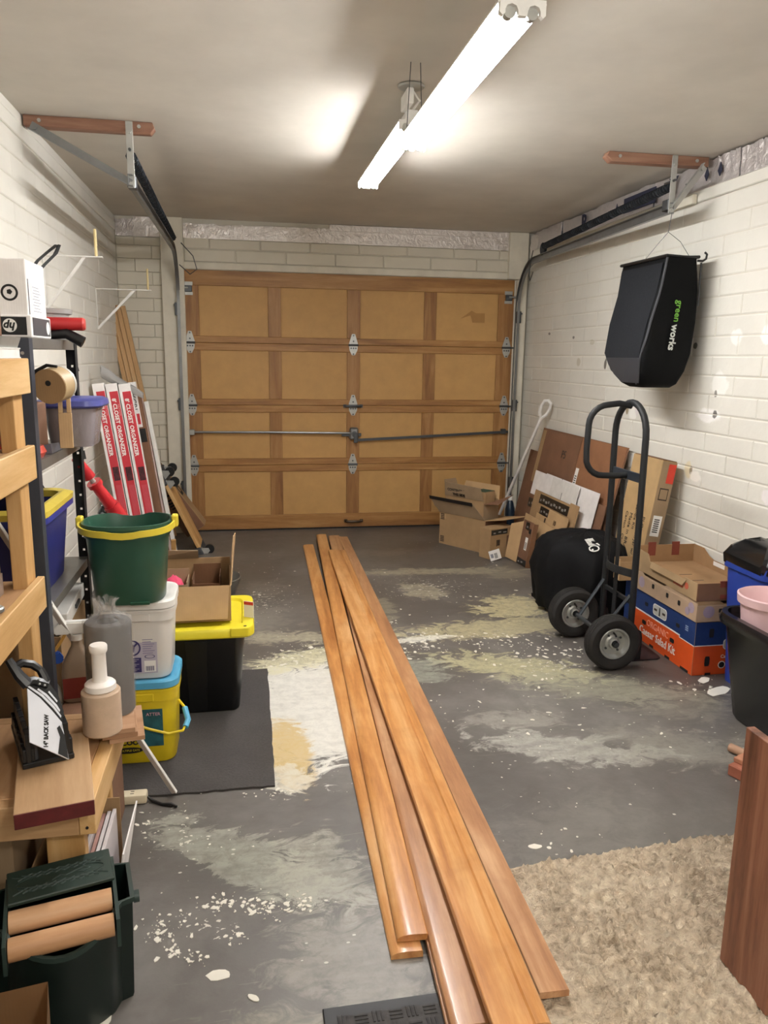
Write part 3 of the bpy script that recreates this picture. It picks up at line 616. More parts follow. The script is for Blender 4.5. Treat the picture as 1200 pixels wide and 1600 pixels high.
rl = thing('stretch_wrap_roll', 'beige stretch wrap roll with a white plastic handle', 'wrap roll', ctr)
bm = bmesh.new(); lathe(bm, [(.048, 0), (.051, .004), (.051, .116), (.048, .120), (.02, .120)], 32); obj('film', bm, plain('#c9b19a', .3, var=.05, scale=25, bump=.1, name='beige_film'), rl)
bm = bmesh.new(); lathe(bm, [(.038, .1205), (.041, .124), (.040, .138), (.036, .142), (.021, .146), (.019, .152), (.0185, .222), (.021, .226), (.023, .230), (.0235, .243), (.021, .247)], 28); obj('handle', bm, plain('#f0ebe6', .4, var=.01, name='white_handle_plastic'), rl)
g0 = Vector((-.392, 2.175, ltop))
gr = thing('grey_roll', 'tall dark grey roll of sheeting wrapped in clear plastic', 'roll', g0)
bm = bmesh.new(); lathe(bm, [(.060, 0), (.064, .004), (.064, .262), (.060, .268), (.030, .268), (.028, .24)], 32); obj('sheet', bm, plain('#4f4b49', .55, var=.10, scale=18, name='grey_underlay'), gr)
rnd = random.Random(4); bm = bmesh.new(); rg = []
for z, r in ((.002, .066), (.08, .067), (.17, .0665), (.262, .0665), (.276, .058), (.282, .035), (.300, .016), (.322, .022), (.335, .026)):
    rg.append([Vector(((r+rnd.uniform(-.0012, .0022)*(1+6*(z > .27)))*math.cos(2*PI*i/40), (r+rnd.uniform(-.0012, .0022)*(1+6*(z > .27)))*math.sin(2*PI*i/40), z+(rnd.uniform(-.008, .008) if z > .29 else 0))) for i in range(40)])
loft(bm, rg, False, False); obj('plastic_wrap', bm, glassy('clear_film', '#d8d6d4', .18, .16), gr)
# ---- spray bottles behind them
def spray(name, label, loc, rz, body, head, lab, H_=.2, sc=1.0):
    t = thing(name, label, 'spray bottle', loc, rz)
    bm = bmesh.new(); loft(bm, [rrect(w_*sc, d_*sc, min(w_, d_)*.35*sc, z*sc) for w_, d_, z in ((.085, .05, 0), (.095, .058, .006), (.095, .058, .09), (.085, .052, .12), (.05, .04, .155), (.032, .030, .172), (.030, .030, .19))]); obj('bottle', bm, body, t)
    bm = bmesh.new(); loft(bm, [rrect(.034*sc, .034*sc, .015*sc, z*sc) for z in (.1905, .208)]); obj('collar', bm, head, t)
    bm = bmesh.new(); prism(bm, [(-.065*sc, .232*sc), (-.06*sc, .212*sc), (.05*sc, .2085*sc), (.06*sc, .225*sc), (.045*sc, .248*sc), (-.04*sc, .250*sc)], 'y', -.013*sc, .013*sc); bmesh.ops.bevel(bm, geom=list(bm.edges), offset=.004*sc, segments=2, affect='EDGES'); obj('spray_head', bm, head, t)
    bm = bmesh.new(); cyl(bm, (-.082*sc, 0, .224*sc), (-.062*sc, 0, .226*sc), .008*sc, .012*sc); obj('nozzle', bm, plain('#c9a071', .5, name='tan_nozzle'), t)
    bm = bmesh.new(); tube(bm, [(-.03*sc, 0, .21*sc), (-.045*sc, 0, .185*sc), (-.062*sc, 0, .160*sc)], .005*sc, n=6); obj('trigger', bm, plain('#c99a4a', .5, name='amber_trigger'), t)
    obj('label', box(-.044*sc, .044*sc, -.0302*sc, -.0296*sc, .015*sc, .08*sc), lab, t)
spray('spray_bottle', 'tan spray bottle with white trigger head beside the grey roll', (-.520, 2.37, .4385), .15, plain('#a08c78', .35, name='tan_bottle'), M_WHITE, plain('#7c2a22', .5, name='red_label'), sc=1.02)
spray('spray_bottle', 'small white spray bottle with blue head behind the saw', (-.615, 2.36, .3605), .3, plain('#b9b1a2', .35, name='pale_bottle'), plain('#1f4796', .4, name='blue_head'), M_LABEL, sc=.95)
# platform they stand on: an extra carton reaching past the bench
t = thing('brown_carton', 'brown carton under the spray bottles past the bench end', 'carton', (-.50, 2.35, 0)); obj('body', box(-.066, .08, -.095, .10, 0, .438, .003), M_CBD, t)
# ---- things on the timber shelves
def stack(name, cat, x0, x1, y0, y1, z, items, group, rzs):
    for i, (hh, m, lab) in enumerate(items):
        t = thing(name, lab, cat, ((x0+x1)/2, (y0+y1)/2, z), rzs[i % len(rzs)], group=group); w_, d_ = x1-x0, y1-y0
        obj('tile', box(-w_/2, w_/2, -d_/2, d_/2, 0, hh-.0007, .001), m, t); z += hh
M_TW = plain('#dcd4d4', .35, name='white_tile'); M_TP = plain('#b98f86', .5, name='pink_tile'); M_TG = plain('#9d8c88', .5, name='mauve_tile')
stack('tile', 'tile', -.72, -.575, 1.75, 1.90, 1.2425, [(.009, M_TG, 'bottom mauve tile of the stack on the middle shelf'), (.009, M_TW, 'second tile from the bottom, white, on the middle shelf'), (.009, M_TP, 'pink tile in the middle of the shelf stack'), (.008, M_TW, 'white tile above the pink one on the middle shelf'), (.008, M_TG, 'mauve tile near the top of the shelf stack'), (.008, M_TW, 'topmost white tile of the stack on the middle shelf')], 'tiles on the middle shelf', (.05, -.08, .12, -.04, .2, .08))
t = thing('purple_tub', 'dark purple tub at the back of the middle shelf', 'tub', (-.80, 2.02, 1.2425)); bm = bmesh.new(); loft(bm, [rrect(.2, .16, .03, z) for z in (0, .005)] + [rrect(.22, .18, .03, .12)]); obj('body', bm, plain('#2e2747', .4, name='purple_plastic'), t)
bm = bmesh.new(); loft(bm, [rrect(.235, .195, .03, .1205), rrect(.235, .195, .03, .135)]); obj('lid', bm, plain('#3c3a6a', .4, name='violet_lid'), t)
t = thing('shoe_carton', 'grey brown open carton on the lowest timber shelf', 'carton', (-.72, 1.92, .8845))
for nm, q in (('side', (-.13, .10, -.2, -.195, 0, .125)), ('side', (-.13, .10, .115, .12, 0, .125)), ('side', (-.13, -.125, -.195, .115, 0, .125)), ('front', (.095, .10, -.195, .115, 0, .125)), ('base', (-.125, .095, -.195, .115, 0, .005))): obj(nm, box(*q), M_CBG, t)
obj('lip', box(.1005, .104, -.2, .12, 0, .055), cardboard('mauve_carton', '#8a7668'), t)
t = thing('paper_packet', 'white paper packet poking out of the shoe carton', 'packet', (-.73, 1.90, .890), .3); obj('sheet', box(-.05, .05, -.08, .08, 0, .135, .003), M_WHITEP, t)
t = thing('tape_measure_disc', 'small silver disc lying on the lowest timber shelf edge', 'disc', (-.60, 1.885, .8845)); bm = bmesh.new(); lathe(bm, [(.024, 0), (.028, .003), (.028, .010), (.024, .013), (.010, .013)], 24); obj('case', bm, M_STEELL, t)
bm = bmesh.new(); lathe(bm, [(.009, .0132), (.009, .016)], 16); obj('hub', bm, M_BLACK, t)
zt = 1.4775
t = thing('book', 'white book lying on the top timber shelf', 'book', (-.617, 2.02, zt)); obj('pages', box(-.08, .07, -.10, .07, .003, .022), M_WHITEP, t); obj('cover', box(-.082, .072, -.102, .072, 0, .003), M_WHITE, t); obj('cover', box(-.082, .072, -.102, .072, .022, .025), M_WHITE, t)
t = thing('tray', 'grey metal tray on the white book', 'tray', (-.626, 2.02, zt+.0255)); bm = bmesh.new(); loft(bm, [rrect(.15, .16, .012, 0), rrect(.165, .175, .012, .025), rrect(.160, .170, .012, .025), rrect(.145, .155, .012, .003)], True, True); obj('pan', bm, M_STEELL, t)
t = thing('brown_box', 'small brown box beneath the silver player', 'box', (-.655, 2.02, zt+.0515)); obj('body', box(-.08, .068, -.07, .08, 0, .07, .003), M_CBD, t)
t = thing('silver_player', 'silver player with a round white speaker on the brown box', 'radio', (-.640, 2.03, zt+.122)); bm = bmesh.new(); loft(bm, [rrect(.10, .09, .03, 0), rrect(.115, .10, .035, .02), rrect(.11, .095, .035, .06), rrect(.07, .06, .025, .075)]); obj('case', bm, plain('#b9bcc2', .3, .5, name='silver_plastic'), t)
bm = bmesh.new(); lathe(bm, [(.024, 0), (.028, .006), (.02, .014), (.006, .016)], 24); bmesh.ops.rotate(bm, matrix=Matrix.Rotation(PI/2, 3, 'Y'), verts=bm.verts); bmesh.ops.translate(bm, vec=(.057, -.01, .036), verts=bm.verts); obj('speaker', bm, M_WHITE, t)
# ---- slotted steel shelf beyond
UX0, UX1, UY0, UY1 = -.955, -.57, 2.275, 2.90
us = thing('steel_shelf', 'black slotted steel shelf unit on the left wall', 'shelf', (-.76, 2.59, 0)); U0 = Vector((-.76, 2.59, 0))
M_GUN = plain('#4a505c', .45, .5, name='gunmetal_paint'); M_HOLE = plain('#cfcabc', .8, name='wall_seen_through_slot')
for (x, y, sx, sy) in ((UX1, UY0, -1, 1), (UX1, UY1, -1, -1), (UX0, UY0, 1, 1), (UX0, UY1, 1, -1)):
    bm = bmesh.new(); holes = sx < 0
    w_ = .038; hz = .0508; n_h = 29
    if holes and y == UY1:       # real slots through the flange
        zz = 0; xs_ = (x-w_, x-w_*.5-.004, x-w_*.5+.004, x)
        for k in range(n_h+1):
            z1 = k*hz+.02 if k < n_h else 1.53; bx(bm, xs_[0]-U0.x, xs_[3]-U0.x, y-.002-U0.y, y-U0.y, zz, z1); 
            if k < n_h: bx(bm, xs_[0]-U0.x, xs_[1]-U0.x, y-.002-U0.y, y-U0.y, z1, z1+.008); bx(bm, xs_[2]-U0.x, xs_[3]-U0.x, y-.002-U0.y, y-U0.y, z1, z1+.008)
            zz = z1+.008
        bx(bm, x-.002-U0.x, x-U0.x, y-w_-U0.y, y-.002-U0.y, 0, 1.53)
    else:
        bx(bm, min(x, x+sx*w_)-U0.x, max(x, x+sx*w_)-U0.x, min(y, y+sy*.002)-U0.y, max(y, y+sy*.002)-U0.y, 0, 1.53); bx(bm, min(x, x+sx*.002)-U0.x, max(x, x+sx*.002)-U0.x, min(y+sy*.002, y+sy*w_)-U0.y, max(y+sy*.002, y+sy*w_)-U0.y, 0, 1.53)
    bmesh.ops.remove_doubles(bm, verts=bm.verts, dist=1e-5)
    obj('post', bm, M_GUN if y == UY0 else M_BLACKM, us)
    if holes and y == UY0:
        bm = bmesh.new()
        for z in (1.49, 1.44): cyl(bm, (x-.018-U0.x, y-.004-U0.y, z), (x-.018-U0.x, y-U0.y, z), .0045, n=8)
        obj('post_bolts', bm, M_STEELL, us, kind='stuff')
for k, z in enumerate((1.532, 1.19, .76, .36)):
    bm = bmesh.new(); e_ = .003
    bx(bm, UX0+e_-U0.x, UX1-e_-U0.x, UY0+e_-U0.y, UY1-e_-U0.y, z-.003, z); 
    for q in ((UX1-e_-.002, UX1-e_, UY0+e_, UY1-e_), (UX0+e_, UX0+e_+.002, UY0+e_, UY1-e_)): bx(bm, q[0]-U0.x, q[1]-U0.x, q[2]-U0.y, q[3]-U0.y, z-.03, z-.003)
    for q in ((UX0+e_+.002, UX1-e_-.002, UY0+e_, UY0+e_+.002), (UX0+e_+.002, UX1-e_-.002, UY1-e_-.002, UY1-e_)): bx(bm, q[0]-U0.x, q[1]-U0.x, q[2]-U0.y, q[3]-U0.y, z-.03, z-.003)
    bmesh.ops.remove_doubles(bm, verts=bm.verts, dist=1e-5)
    obj('steel_tray', bm, plain('#84817c', .4, .6, name='grey_shelf_steel'), us)
# things on its top tray
hp = thing('paper_carton', 'white upside-down carton with round logo on black band, top of steel shelf', 'carton', (-.765, 2.51, 1.5325)); hw = .165
obj('body', box(-hw, hw, -.095, .115, 0, .218, .003), M_CBW, hp); 
obj('lid', box(-hw-.008, hw+.008, -.103, .123, .001, .064, .003), M_CBW, hp)
obj('lid_band', box(.075, .160, -.1045, -.1032, .008, .058), M_BLACK, hp); obj('lid_band', box(hw+.0082, hw+.0092, -.09, .11, .008, .058), plain('#3d3d40', .5, name='charcoal_print'), hp)
bm = bmesh.new(); cyl(bm, (.115, -.1055, .034), (.115, -.1046, .034), .019, n=24); obj('logo_disc', bm, M_LABEL, hp); text(hp, 'hp', .031, M_TXTK, (.115, -.1056, .032), Euler((PI/2, PI, 0)), shear=.25, bold=.001)
bm = bmesh.new(); cyl(bm, (hw+.0092, .08, .032), (hw+.0100, .08, .032), .019, n=24); obj('logo_disc', bm, M_LABEL, hp)
bm = bmesh.new(); lathe(bm, [(.023, 0), (.023, .0008), (.017, .0008), (.017, 0)], 28, cap0=False, cap1=False); bmesh.ops.rotate(bm, matrix=Matrix.Rotation(PI/2, 3, 'X'), verts=bm.verts); bmesh.ops.translate(bm, vec=(.118, -.0952, .125), verts=bm.verts); obj('seal_ring', bm, M_TXTK, hp)
bm = bmesh.new(); cyl(bm, (.118, -.0955, .127), (.118, -.0951, .127), .008, n=5); obj('seal_mark', bm, M_TXTK, hp)
obj('side_label', box(hw+.0002, hw+.001, -.05, .10, .066, .155), M_LABEL, hp); obj('hand_slot', box(hw+.0002, hw+.0008, -.085, -.078, .066, .165), M_TXTK, hp)
for k in range(9): obj('print_line', box(hw+.0010, hw+.0014, -.04+.01*(k % 2), .03+.01*(k % 3), .145-.0085*k, .147-.0085*k), plain('#8d8e98', .7, name='grey_print'), hp)
t = thing('black_belt', 'black rubber belt loop standing up behind the white carton', 'belt', (-.66, 2.68, 1.5325)); bm = bmesh.new()
P1, P2, P3, P4 = pt(58, 408, y=2.72), pt(92, 386, y=2.76), pt(78, 402, y=2.70), pt(64, 414, y=2.68); o = Vector((-.66, 2.68, 1.5325))
pts = [(-.07, -.02, .004), (-.045, 0, .13), P1-o, pt(74, 394, y=2.76)-o, pt(87, 384, y=2.76)-o, P2-o, pt(86, 397.5, y=2.74)-o, pt(69, 414, y=2.70)-o, (-.035, -.03, .12), (-.045, -.03, .004)]
R_ = []
for i, p in enumerate(pts):
    p = Vector(p); a = Vector(pts[max(i-1, 0)]); b = Vector(pts[min(i+1, len(pts)-1)]); d = (b-a).normalized(); s = Vector((.35, -.94, 0)); s = (s-d*s.dot(d)).normalized()*.012; nn = d.cross(s).normalized()*.0042; R_.append([p-s-nn, p+s-nn, p+s+nn, p-s+nn])
loft(bm, R_); obj('strap', bm, M_BLACK, t)
t = thing('grey_pot', 'grey round pot with a rim on the far end of the steel shelf', 'pot', (-.645, 2.845, 1.5325)); bm = bmesh.new(); lathe(bm, [(.055, 0), (.06, .004), (.066, .085), (.076, .088), (.078, .102), (.072, .104), (.066, .098), (.055, .02)], 28); obj('bowl', bm, plain('#a9a8a6', .4, .3, name='grey_enamel'), t)
t = thing('red_cylinder', 'red plastic cylinder lying across the far end of the steel shelf', 'cylinder', (-.60, 2.725, 1.5325+.052)); bm = bmesh.new(); cyl(bm, (-.045, 0, 0), (.085, .01, 0), .021, n=18); obj('shell', bm, plain('#b5282a', .4, name='red_plastic'), t); bm = bmesh.new(); cyl(bm, (.0855, .01, 0), (.093, .0105, 0), .021, .017, n=18); obj('end_cap', bm, plain('#c9443f', .4, name='red_cap'), t)
t = thing('black_nozzle', 'black hose nozzle under the red cylinder', 'nozzle', (-.60, 2.725, 1.5325)); bm = bmesh.new(); tube(bm, [(-.045, 0, .014), (-.02, .0, .016), (.035, .0, .021), (.085, 0, -.006)], [.012, .014, .017, .019], n=12); obj('pipe', bm, M_BLACK, t)
# second tray
z2 = 1.1905
t = thing('brown_carton', 'brown carton with a printed bucket and red word on the steel shelf', 'carton', (-.73, 2.50, z2)); obj('body', box(-.1, .115, -.05, .1, 0, .150, .003), M_CBD, t)
text(t, 'WEBIS', .030, plain('#a8392a', .7, name='red_print'), (.055, -.0506, .045), bold=.001); text(t, 'Reusable Paper', .013, M_TXTK, (.06, -.0506, .128))
bm = bmesh.new(); prism(bm, [(.01, .062), (.045, .062), (.052, .105), (.003, .105)], 'y', -.0508, -.0502); obj('bucket_print', bm, plain('#4c4334', .7, name='dark_olive_print'), t)
t = thing('red_packet', 'red shrink-wrapped packet in front of the brown carton', 'packet', (-.66, 2.40, z2)); bm = bmesh.new(); loft(bm, [rrect(.15, .07, .02, 0), rrect(.165, .08, .025, .015), rrect(.15, .07, .025, .034)]); obj('bag', bm, plain('#b8453a', .25, var=.15, name='red_film'), t)
t = thing('yellow_packet', 'small yellow packet on the corner of the steel shelf', 'packet', (-.62, 2.318, z2)); obj('body', box(-.035, .03, -.02, .02, 0, .018, .004), plain('#cdb248', .5, name='yellow_film'), t)
t = thing('tape_reel', 'large kraft paper tape reel hung above the brown carton', 'tape reel', pt(77, 604, y=2.36)); t.rotation_euler = (.12, 0, -.25); bm = bmesh.new()
cyl(bm, (0, 0, 0), (0, .055, 0), .050, n=36); obj('roll', bm, plain('#b39a74', .5, name='tape_brown'), t)
bm = bmesh.new(); cyl(bm, (0, -.001, 0), (0, -.004, 0), .0495, n=36); obj('face_card', bm, cardboard('reel_card', '#9b7b56'), t); bm = bmesh.new(); cyl(bm, (0, -.0042, .01), (0, -.006, .01), .008, n=14); obj('core_hole', bm, M_TXTK, t)
bm = bmesh.new(); cyl(bm, (0, .056, 0), (0, .066, 0), .0505, n=36); obj('clear_edge', bm, plain('#c9c6be', .25, name='clear_tape'), t)
bm = bmesh.new(); tube(bm, [(-.056, .02, -.01), (-.045, .02, .04), (-.01, .02, .057), (.02, .02, .054)], [.008, .006, .005, .004], n=8); tube(bm, [(-.066, .02, -.01), (-.090, .0, -.012)], .010, n=8); obj('dispenser_arm', bm, M_BLACK, t)
t = thing('card_dispenser', 'upright tan cardboard dispenser leaning by the blue-lidded tub', 'dispenser', M=frame(pt(105, 700, y=2.52), (1, .15, 0), (-.30, 0, 1)))
bm = bmesh.new(); bx(bm, -.019, .019, -.012, .012, 0, .108, .001); obj('body', bm, M_CBL, t)
for x in (-.018, .006): obj('prong', box(x, x+.012, -.012, .012, .1085, .163, .001), M_CBL, t)
obj('prong_bridge', box(-.018, .018, -.012, .012, .1635, .172, .001), M_CBL, t)
bt = thing('lidded_tub', 'clear tub with a blue lid on the steel shelf end', 'tub', (-.56, 2.735, z2)); bm = bmesh.new()
loft(bm, [rrect(.13, .16, .03, .0), rrect(.135, .165, .035, .004), rrect(.165, .20, .04, .125), rrect(.160, .195, .04, .125), rrect(.128, .158, .03, .006)], True, True); obj('body', bm, glassy('cloudy_plastic', '#a29aa0', .25, .80), bt)
bm = bmesh.new(); loft(bm, [rrect(.15, .185, .03, .1255), rrect(.195, .235, .05, .128), rrect(.205, .245, .05, .134), rrect(.20, .24, .05, .150), rrect(.17, .21, .04, .157)]); obj('lid', bm, plain('#4a4f96', .35, name='periwinkle_lid'), bt)
bm = bmesh.new(); loft(bm, [rrect(.118, .145, .03, .0065), rrect(.135, .16, .03, .055)]); obj('contents', bm, plain('#3e3a3a', .7, var=.3, scale=30, name='dark_oddments'), bt)
t = thing('plastic_sheet', 'grey sheet of folded plastic drooping off the steel shelf', 'plastic sheet', (-.66, 2.60, z2)); bm = bmesh.new(); loft(bm, [[Vector((.05, -.13, .001)), Vector((.084, -.13, .001)), Vector((.084, .0, .001)), Vector((.05, .0, .001))], [Vector((.055, -.12, .025)), Vector((.08, -.12, .03)), Vector((.078, -.01, .022)), Vector((.056, -.01, .02))]]); obj('fold', bm, plain('#5c5a62', .4, name='slate_plastic'), t)
# third tray: blue recycling bin with yellow rim
z3 = .7605
bb = thing('blue_bin', 'dark blue bin with a yellow rim on the steel shelf', 'bin', (-.745, 2.525, z3)); bm = bmesh.new()
loft(bm, [rrect(.26, .34, .03, 0), rrect(.27, .35, .04, .01), rrect(.315, .41, .05, .255), rrect(.305, .40, .05, .255), rrect(.26, .34, .04, .02)]); M_NAVY = plain('#20266a', .4, name='navy_plastic'); obj('body', bm, M_NAVY, bb)
bm = bmesh.new(); loft(bm, [rrect(.318, .413, .05, .235), rrect(.345, .44, .055, .238), rrect(.345, .44, .055, .256), rrect(.318, .413, .05, .2565)], False, False); obj('blue_lip', bm, plain('#343b8c', .4, name='blue_lip'), bb)
bm = bmesh.new(); loft(bm, [rrect(.345, .44, .055, .257), rrect(.35, .445, .055, .275), rrect(.30, .395, .05, .285), rrect(.27, .36, .045, .28), rrect(.285, .375, .045, .257)], False, False); obj('yellow_rim', bm, plain('#d8c04c', .45, name='yellow_plastic'), bb)
bm = bmesh.new(); prism(bm, [(-.14, .285), (.12, .285), (.10, .325), (-.12, .325)], 'x', -.155, -.13); obj('raised_flap', bm, plain('#d8c04c', .45), bb)
t = thing('black_bracket', 'black folding bracket behind the blue bin on the wall', 'bracket', (XL+.002, 2.36, 1.0)); bm = bmesh.new(); tube(bm, [(0, .03, .12), pt(62, 755, x=-.80)-Vector((XL+.002, 2.36, 1.0)), pt(80, 782, x=-.85)-Vector((XL+.002, 2.36, 1.0)), pt(90, 781, x=-.88)-Vector((XL+.002, 2.36, 1.0))], .008, n=6); obj('arm', bm, M_BLACKM, t)
t = thing('white_container', 'white container on the steel shelf right of the blue bin', 'container', (-.70, 2.815, z3)); bm = bmesh.new(); loft(bm, [rrect(.10, .10, .015, 0), rrect(.115, .115, .02, .15), rrect(.12, .12, .02, .152), rrect(.12, .12, .02, .165)]); obj('body', bm, M_WHITE, t); bm = bmesh.new(); loft(bm, [rrect(.123, .123, .02, .1655), rrect(.12, .12, .02, .175)]); obj('lid', bm, plain('#d9d3bd', .5, name='cream_lid'), t)
# lowest tray: open tan carton, with a papers box
z4 = .3605
t = thing('open_carton', 'open tan carton on the bottom steel shelf', 'carton', (-.75, 2.62, z4))
for q in ((-.19, .17, -.19, -.186, 0, .26), (-.19, .17, .186, .19, 0, .26), (-.19, -.186, -.186, .186, 0, .26), (.166, .17, -.186, .186, 0, .26), (-.186, .166, -.186, .186, 0, .004)): obj('side', box(*q), M_CB, t)
bm = bmesh.new(); loft(bm, [[Vector((.15, -.1915, .258)), Vector((-.17, -.1915, .258)), Vector((-.17, -.1955, .258)), Vector((.15, -.1955, .258))], [Vector((.13, -.27, .30)), Vector((-.15, -.27, .30)), Vector((-.15, -.274, .296)), Vector((.13, -.274, .296))]]); obj('flap', bm, M_CBL, t)
t = thing('document_tray', 'pale grey tray of papers above the open carton', 'tray', (-.70, 2.66, .6215)); t.rotation_euler = (0, 0, .05); obj('sheets', box(-.14, .12, -.16, .2, 0, .05, .003), M_WHITEP, t); obj('handle', box(.1205, .128, -.02, .05, .02, .035, .002), M_STEELD, t)
# ---- black cord with plugs hung on the far post
t = thing('extension_lead', 'black lead with plugs hanging on the far steel post', 'lead', (UX1+.012, UY1+.004, 1.45)); bm = bmesh.new(); o = Vector((UX1+.012, UY1+.004, 1.45))
tube(bm, [pt(110, 552, y=2.905)-o, pt(114, 558, y=2.908)-o, pt(117, 572, y=2.91)-o, pt(118, 600, y=2.91)-o, pt(119, 640, y=2.91)-o, pt(126, 690, y=2.91)-o, pt(128, 715, y=2.91)-o, pt(128, 735, y=2.91)-o, pt(122, 742, y=2.91)-o], .0035, n=6); obj('cable', bm, M_BLACK, t)
for (a, b) in (((118, 570), (119, 580)), ((118, 602), (119, 614)), ((129, 704), (130, 717))):
    bm = bmesh.new(); cyl(bm, pt(*a, y=2.912)-o, pt(*b, y=2.912)-o, .007, .011, n=8); obj('plug', bm, M_BLACK, t)
# ---- red caulking gun / pump leaning behind
A, Bq = pt(118, 716, y=2.925), pt(186, 806, y=3.03); d = (Bq-A)
t = thing('red_pump', 'red hand pump leaning against the far steel post', 'pump', A); o = A; M_RED = plain('#c2262d', .35, name='signal_red')
bm = bmesh.new(); cyl(bm, (0, 0, 0), d*.32, .016, .022, n=14); obj('upper_grip', bm, M_RED, t); bm = bmesh.new(); cyl(bm, d*.325, d*.40, .010, n=10); obj('shaft', bm, M_STEELL, t)
bm = bmesh.new(); cyl(bm, d*.40, d*.46, .028, n=16); cyl(bm, d*.46, d*.80, .020, .024, n=16); cyl(bm, d*.80, d*1.35, .030, n=16); bmesh.ops.remove_doubles(bm, verts=bm.verts, dist=1e-6); obj('barrel', bm, M_RED, t, kind='stuff')
bm = bmesh.new(); tube(bm, [d*.9+Vector((-.02, 0, -.03)), d*.88+Vector((-.05, 0, -.01)), d*.84+Vector((-.03, 0, .0))], .012, n=8); obj('grey_lever', bm, M_STEELD, t)
# ---- brackets on the left wall
def wall_bracket(label, y, zt, xe, zd, dx):
    t = thing('wall_bracket', label, 'bracket', (XL+.001, y, zt)); L = xe-XL
    obj('wall_plate', box(0, .004, -.012, .012, zt-zt-.27, .0, .001), M_WHITE, t); obj('arm', box(.0045, L, -.012, .012, -.006, 0, .001), M_WHITE, t)
    bm = bmesh.new(); prism(bm, [(.005, -.25), (.005, -.27), (L*.72, -.007), (L*.66, -.007)], 'y', -.009, .009); obj('brace', bm, M_WHITE, t)
    bm = bmesh.new(); cyl(bm, (dx-XL, 0, .0005), (dx-XL, 0, zd-zt), .007, n=10); obj('dowel', bm, plain('#d9c48f', .6, name='dowel_wood'), t)
p = pt(160, 401, y=4.25); wall_bracket('nearer white wall bracket with an upright dowel', 4.25, p.z, p.x, pt(150, 358, y=4.25).z, pt(150, 400, y=4.25).x)
p = pt(236, 453, y=5.67); wall_bracket('farther white wall bracket with a dowel, above the leaning lath', 5.67, p.z, p.x, pt(231, 420, y=5.67).z, pt(231, 450, y=5.67).x)
# ---- leaning things in the left corner
M_RC = plain('#c0303c', .5, var=.03, name='red_print_card')
TL = .13
def leaner(name, label, cat, x0, y, ln, tilt=TL, group=None):
    return thing(name, label, cat, M=frame((x0, y, .0), (1, 0, tilt), (-tilt, 0, 1)), group=group)
for k, nm in enumerate(('leftmost of three red and white closet organizer cartons by the wall', 'middle of three red and white closet organizer cartons', 'rightmost of three red and white closet organizer cartons')):
    z1 = 1.31; x0 = at(143.5, 610, y=5.2).x+TL*1.3+.080*k; t = leaner('organizer_carton', nm, 'carton', x0, 5.2, 1.3, group='closet organizer cartons'); t.location.z = .0
    W_ = .072
    obj('body', box(0, W_, 0, .055, .0, z1, .002), M_CBW, t); obj('red_face', box(.018, W_-.002, -.0012, -.0002, .01, z1-.05), M_RC, t)
    text(t, "8' CLOSET ORGANIZER", .034, M_LABEL, (.037, -.0016, z1-.28), FRV, sx=1.05, bold=.001); text(t, 'SHELF & ROD', .014, plain('#e8a0a0', .6, name='pink_print'), (.060, -.0016, z1-.17), FRV, sx=.9)
    obj('dark_print', box(.028, W_-.006, -.0022, -.0013, z1-.63, z1-.54), plain('#4a1a22', .6, var=.4, scale=50, name='dark_print'), t); obj('barcode_label', box(.030, .058, -.0022, -.0013, z1-.98, z1-.93), plain('#b9b3cf', .6, name='lilac_label'), t)
    for j in range(5): obj('print_line', box(.032+.007*j, .034+.007*j, -.0020, -.0013, z1-.90+.01*(j % 2), z1-.66), plain('#d8707a', .6, name='pale_red_print'), t)
t = leaner('tall_carton', 'tall brown carton with white top label right of the red cartons', 'carton', at(194, 592, y=5.3).x+TL*1.3, 5.30, 1.3)
obj('body', box(.0, .085, 0, .06, .0, 1.24, .003), M_CBD, t); obj('top_sleeve', box(-.003, .066, -.003, .063, 1.02, 1.315, .002), M_CBW, t); text(t, 'XCRI', .05, M_TXTK, (.035, -.0036, 1.19), FRV)
obj('red_print', box(.025, .06, -.0045, -.0035, 1.04, 1.11), M_RC, t); obj('dark_patch', box(.02, .08, -.0015, -.0004, .92, 1.01), M_TXTK, t)
rnd = random.Random(11); bm = bmesh.new(); o = pt(170, 600, y=5.36); g = []
for i, (w_, h_) in enumerate(((.03, .08), (.05, .09), (.07, .06), (.07, .05), (.05, .06), (.02, .05))):
    c = Vector((-.09+.05*i, 0, 1.30-.03*i+.03)); g.append([c+Vector((rnd.uniform(-.006, .006), w_*math.cos(a)*.5, h_*.5*math.sin(a)+rnd.uniform(-.006, .006))) for a in [2*PI*k/9 for k in range(9)]])
t = thing('plastic_bag', 'crumpled grey plastic bag on top of the leaning red cartons', 'bag', (-.80, 5.235, 0.05)); loft(bm, g); obj('film', bm, glassy('grey_film', '#a9a7a5', .25, .85), t)
for k, (xo, m, nm) in enumerate(((at(219, 655, y=5.4).x+.145*1.15, plain('#c9b1ad', .5, name='pinkish_trim'), 'pinkish trim strip leaning left of its twin'), (at(227, 660, y=5.4).x+.145*1.15, M_WHITE, 'pale trim strip leaning right of the pinkish one'))):
    t = leaner('trim_strip', nm, 'trim', xo, 5.40, 1.3, .145); obj('strip', box(0, .026, .0, .04, .0, 1.22-.03*k, .002), m, t)
for k in range(4):
    t = leaner('lath', ['leftmost pale wood lath leaning in the corner', 'second pale wood lath from the left in the corner', 'third pale wood lath from the left in the corner', 'rightmost pale wood lath leaning in the corner'][k], 'lath', at(164, 476, y=6.46).x+.175*1.87+.036*k, 6.46, 1.9, .175, group='wood laths leaning in the left corner')
    obj('strip', box(0, .033, .008*k, .008*k+.03, .0, 1.90-.006*k, .002), wood('lath_wood', '#a37c52', '#bf9869', '#d2b087', 'z', .8) if k == 0 else bpy.data.materials['lath_wood'], t)
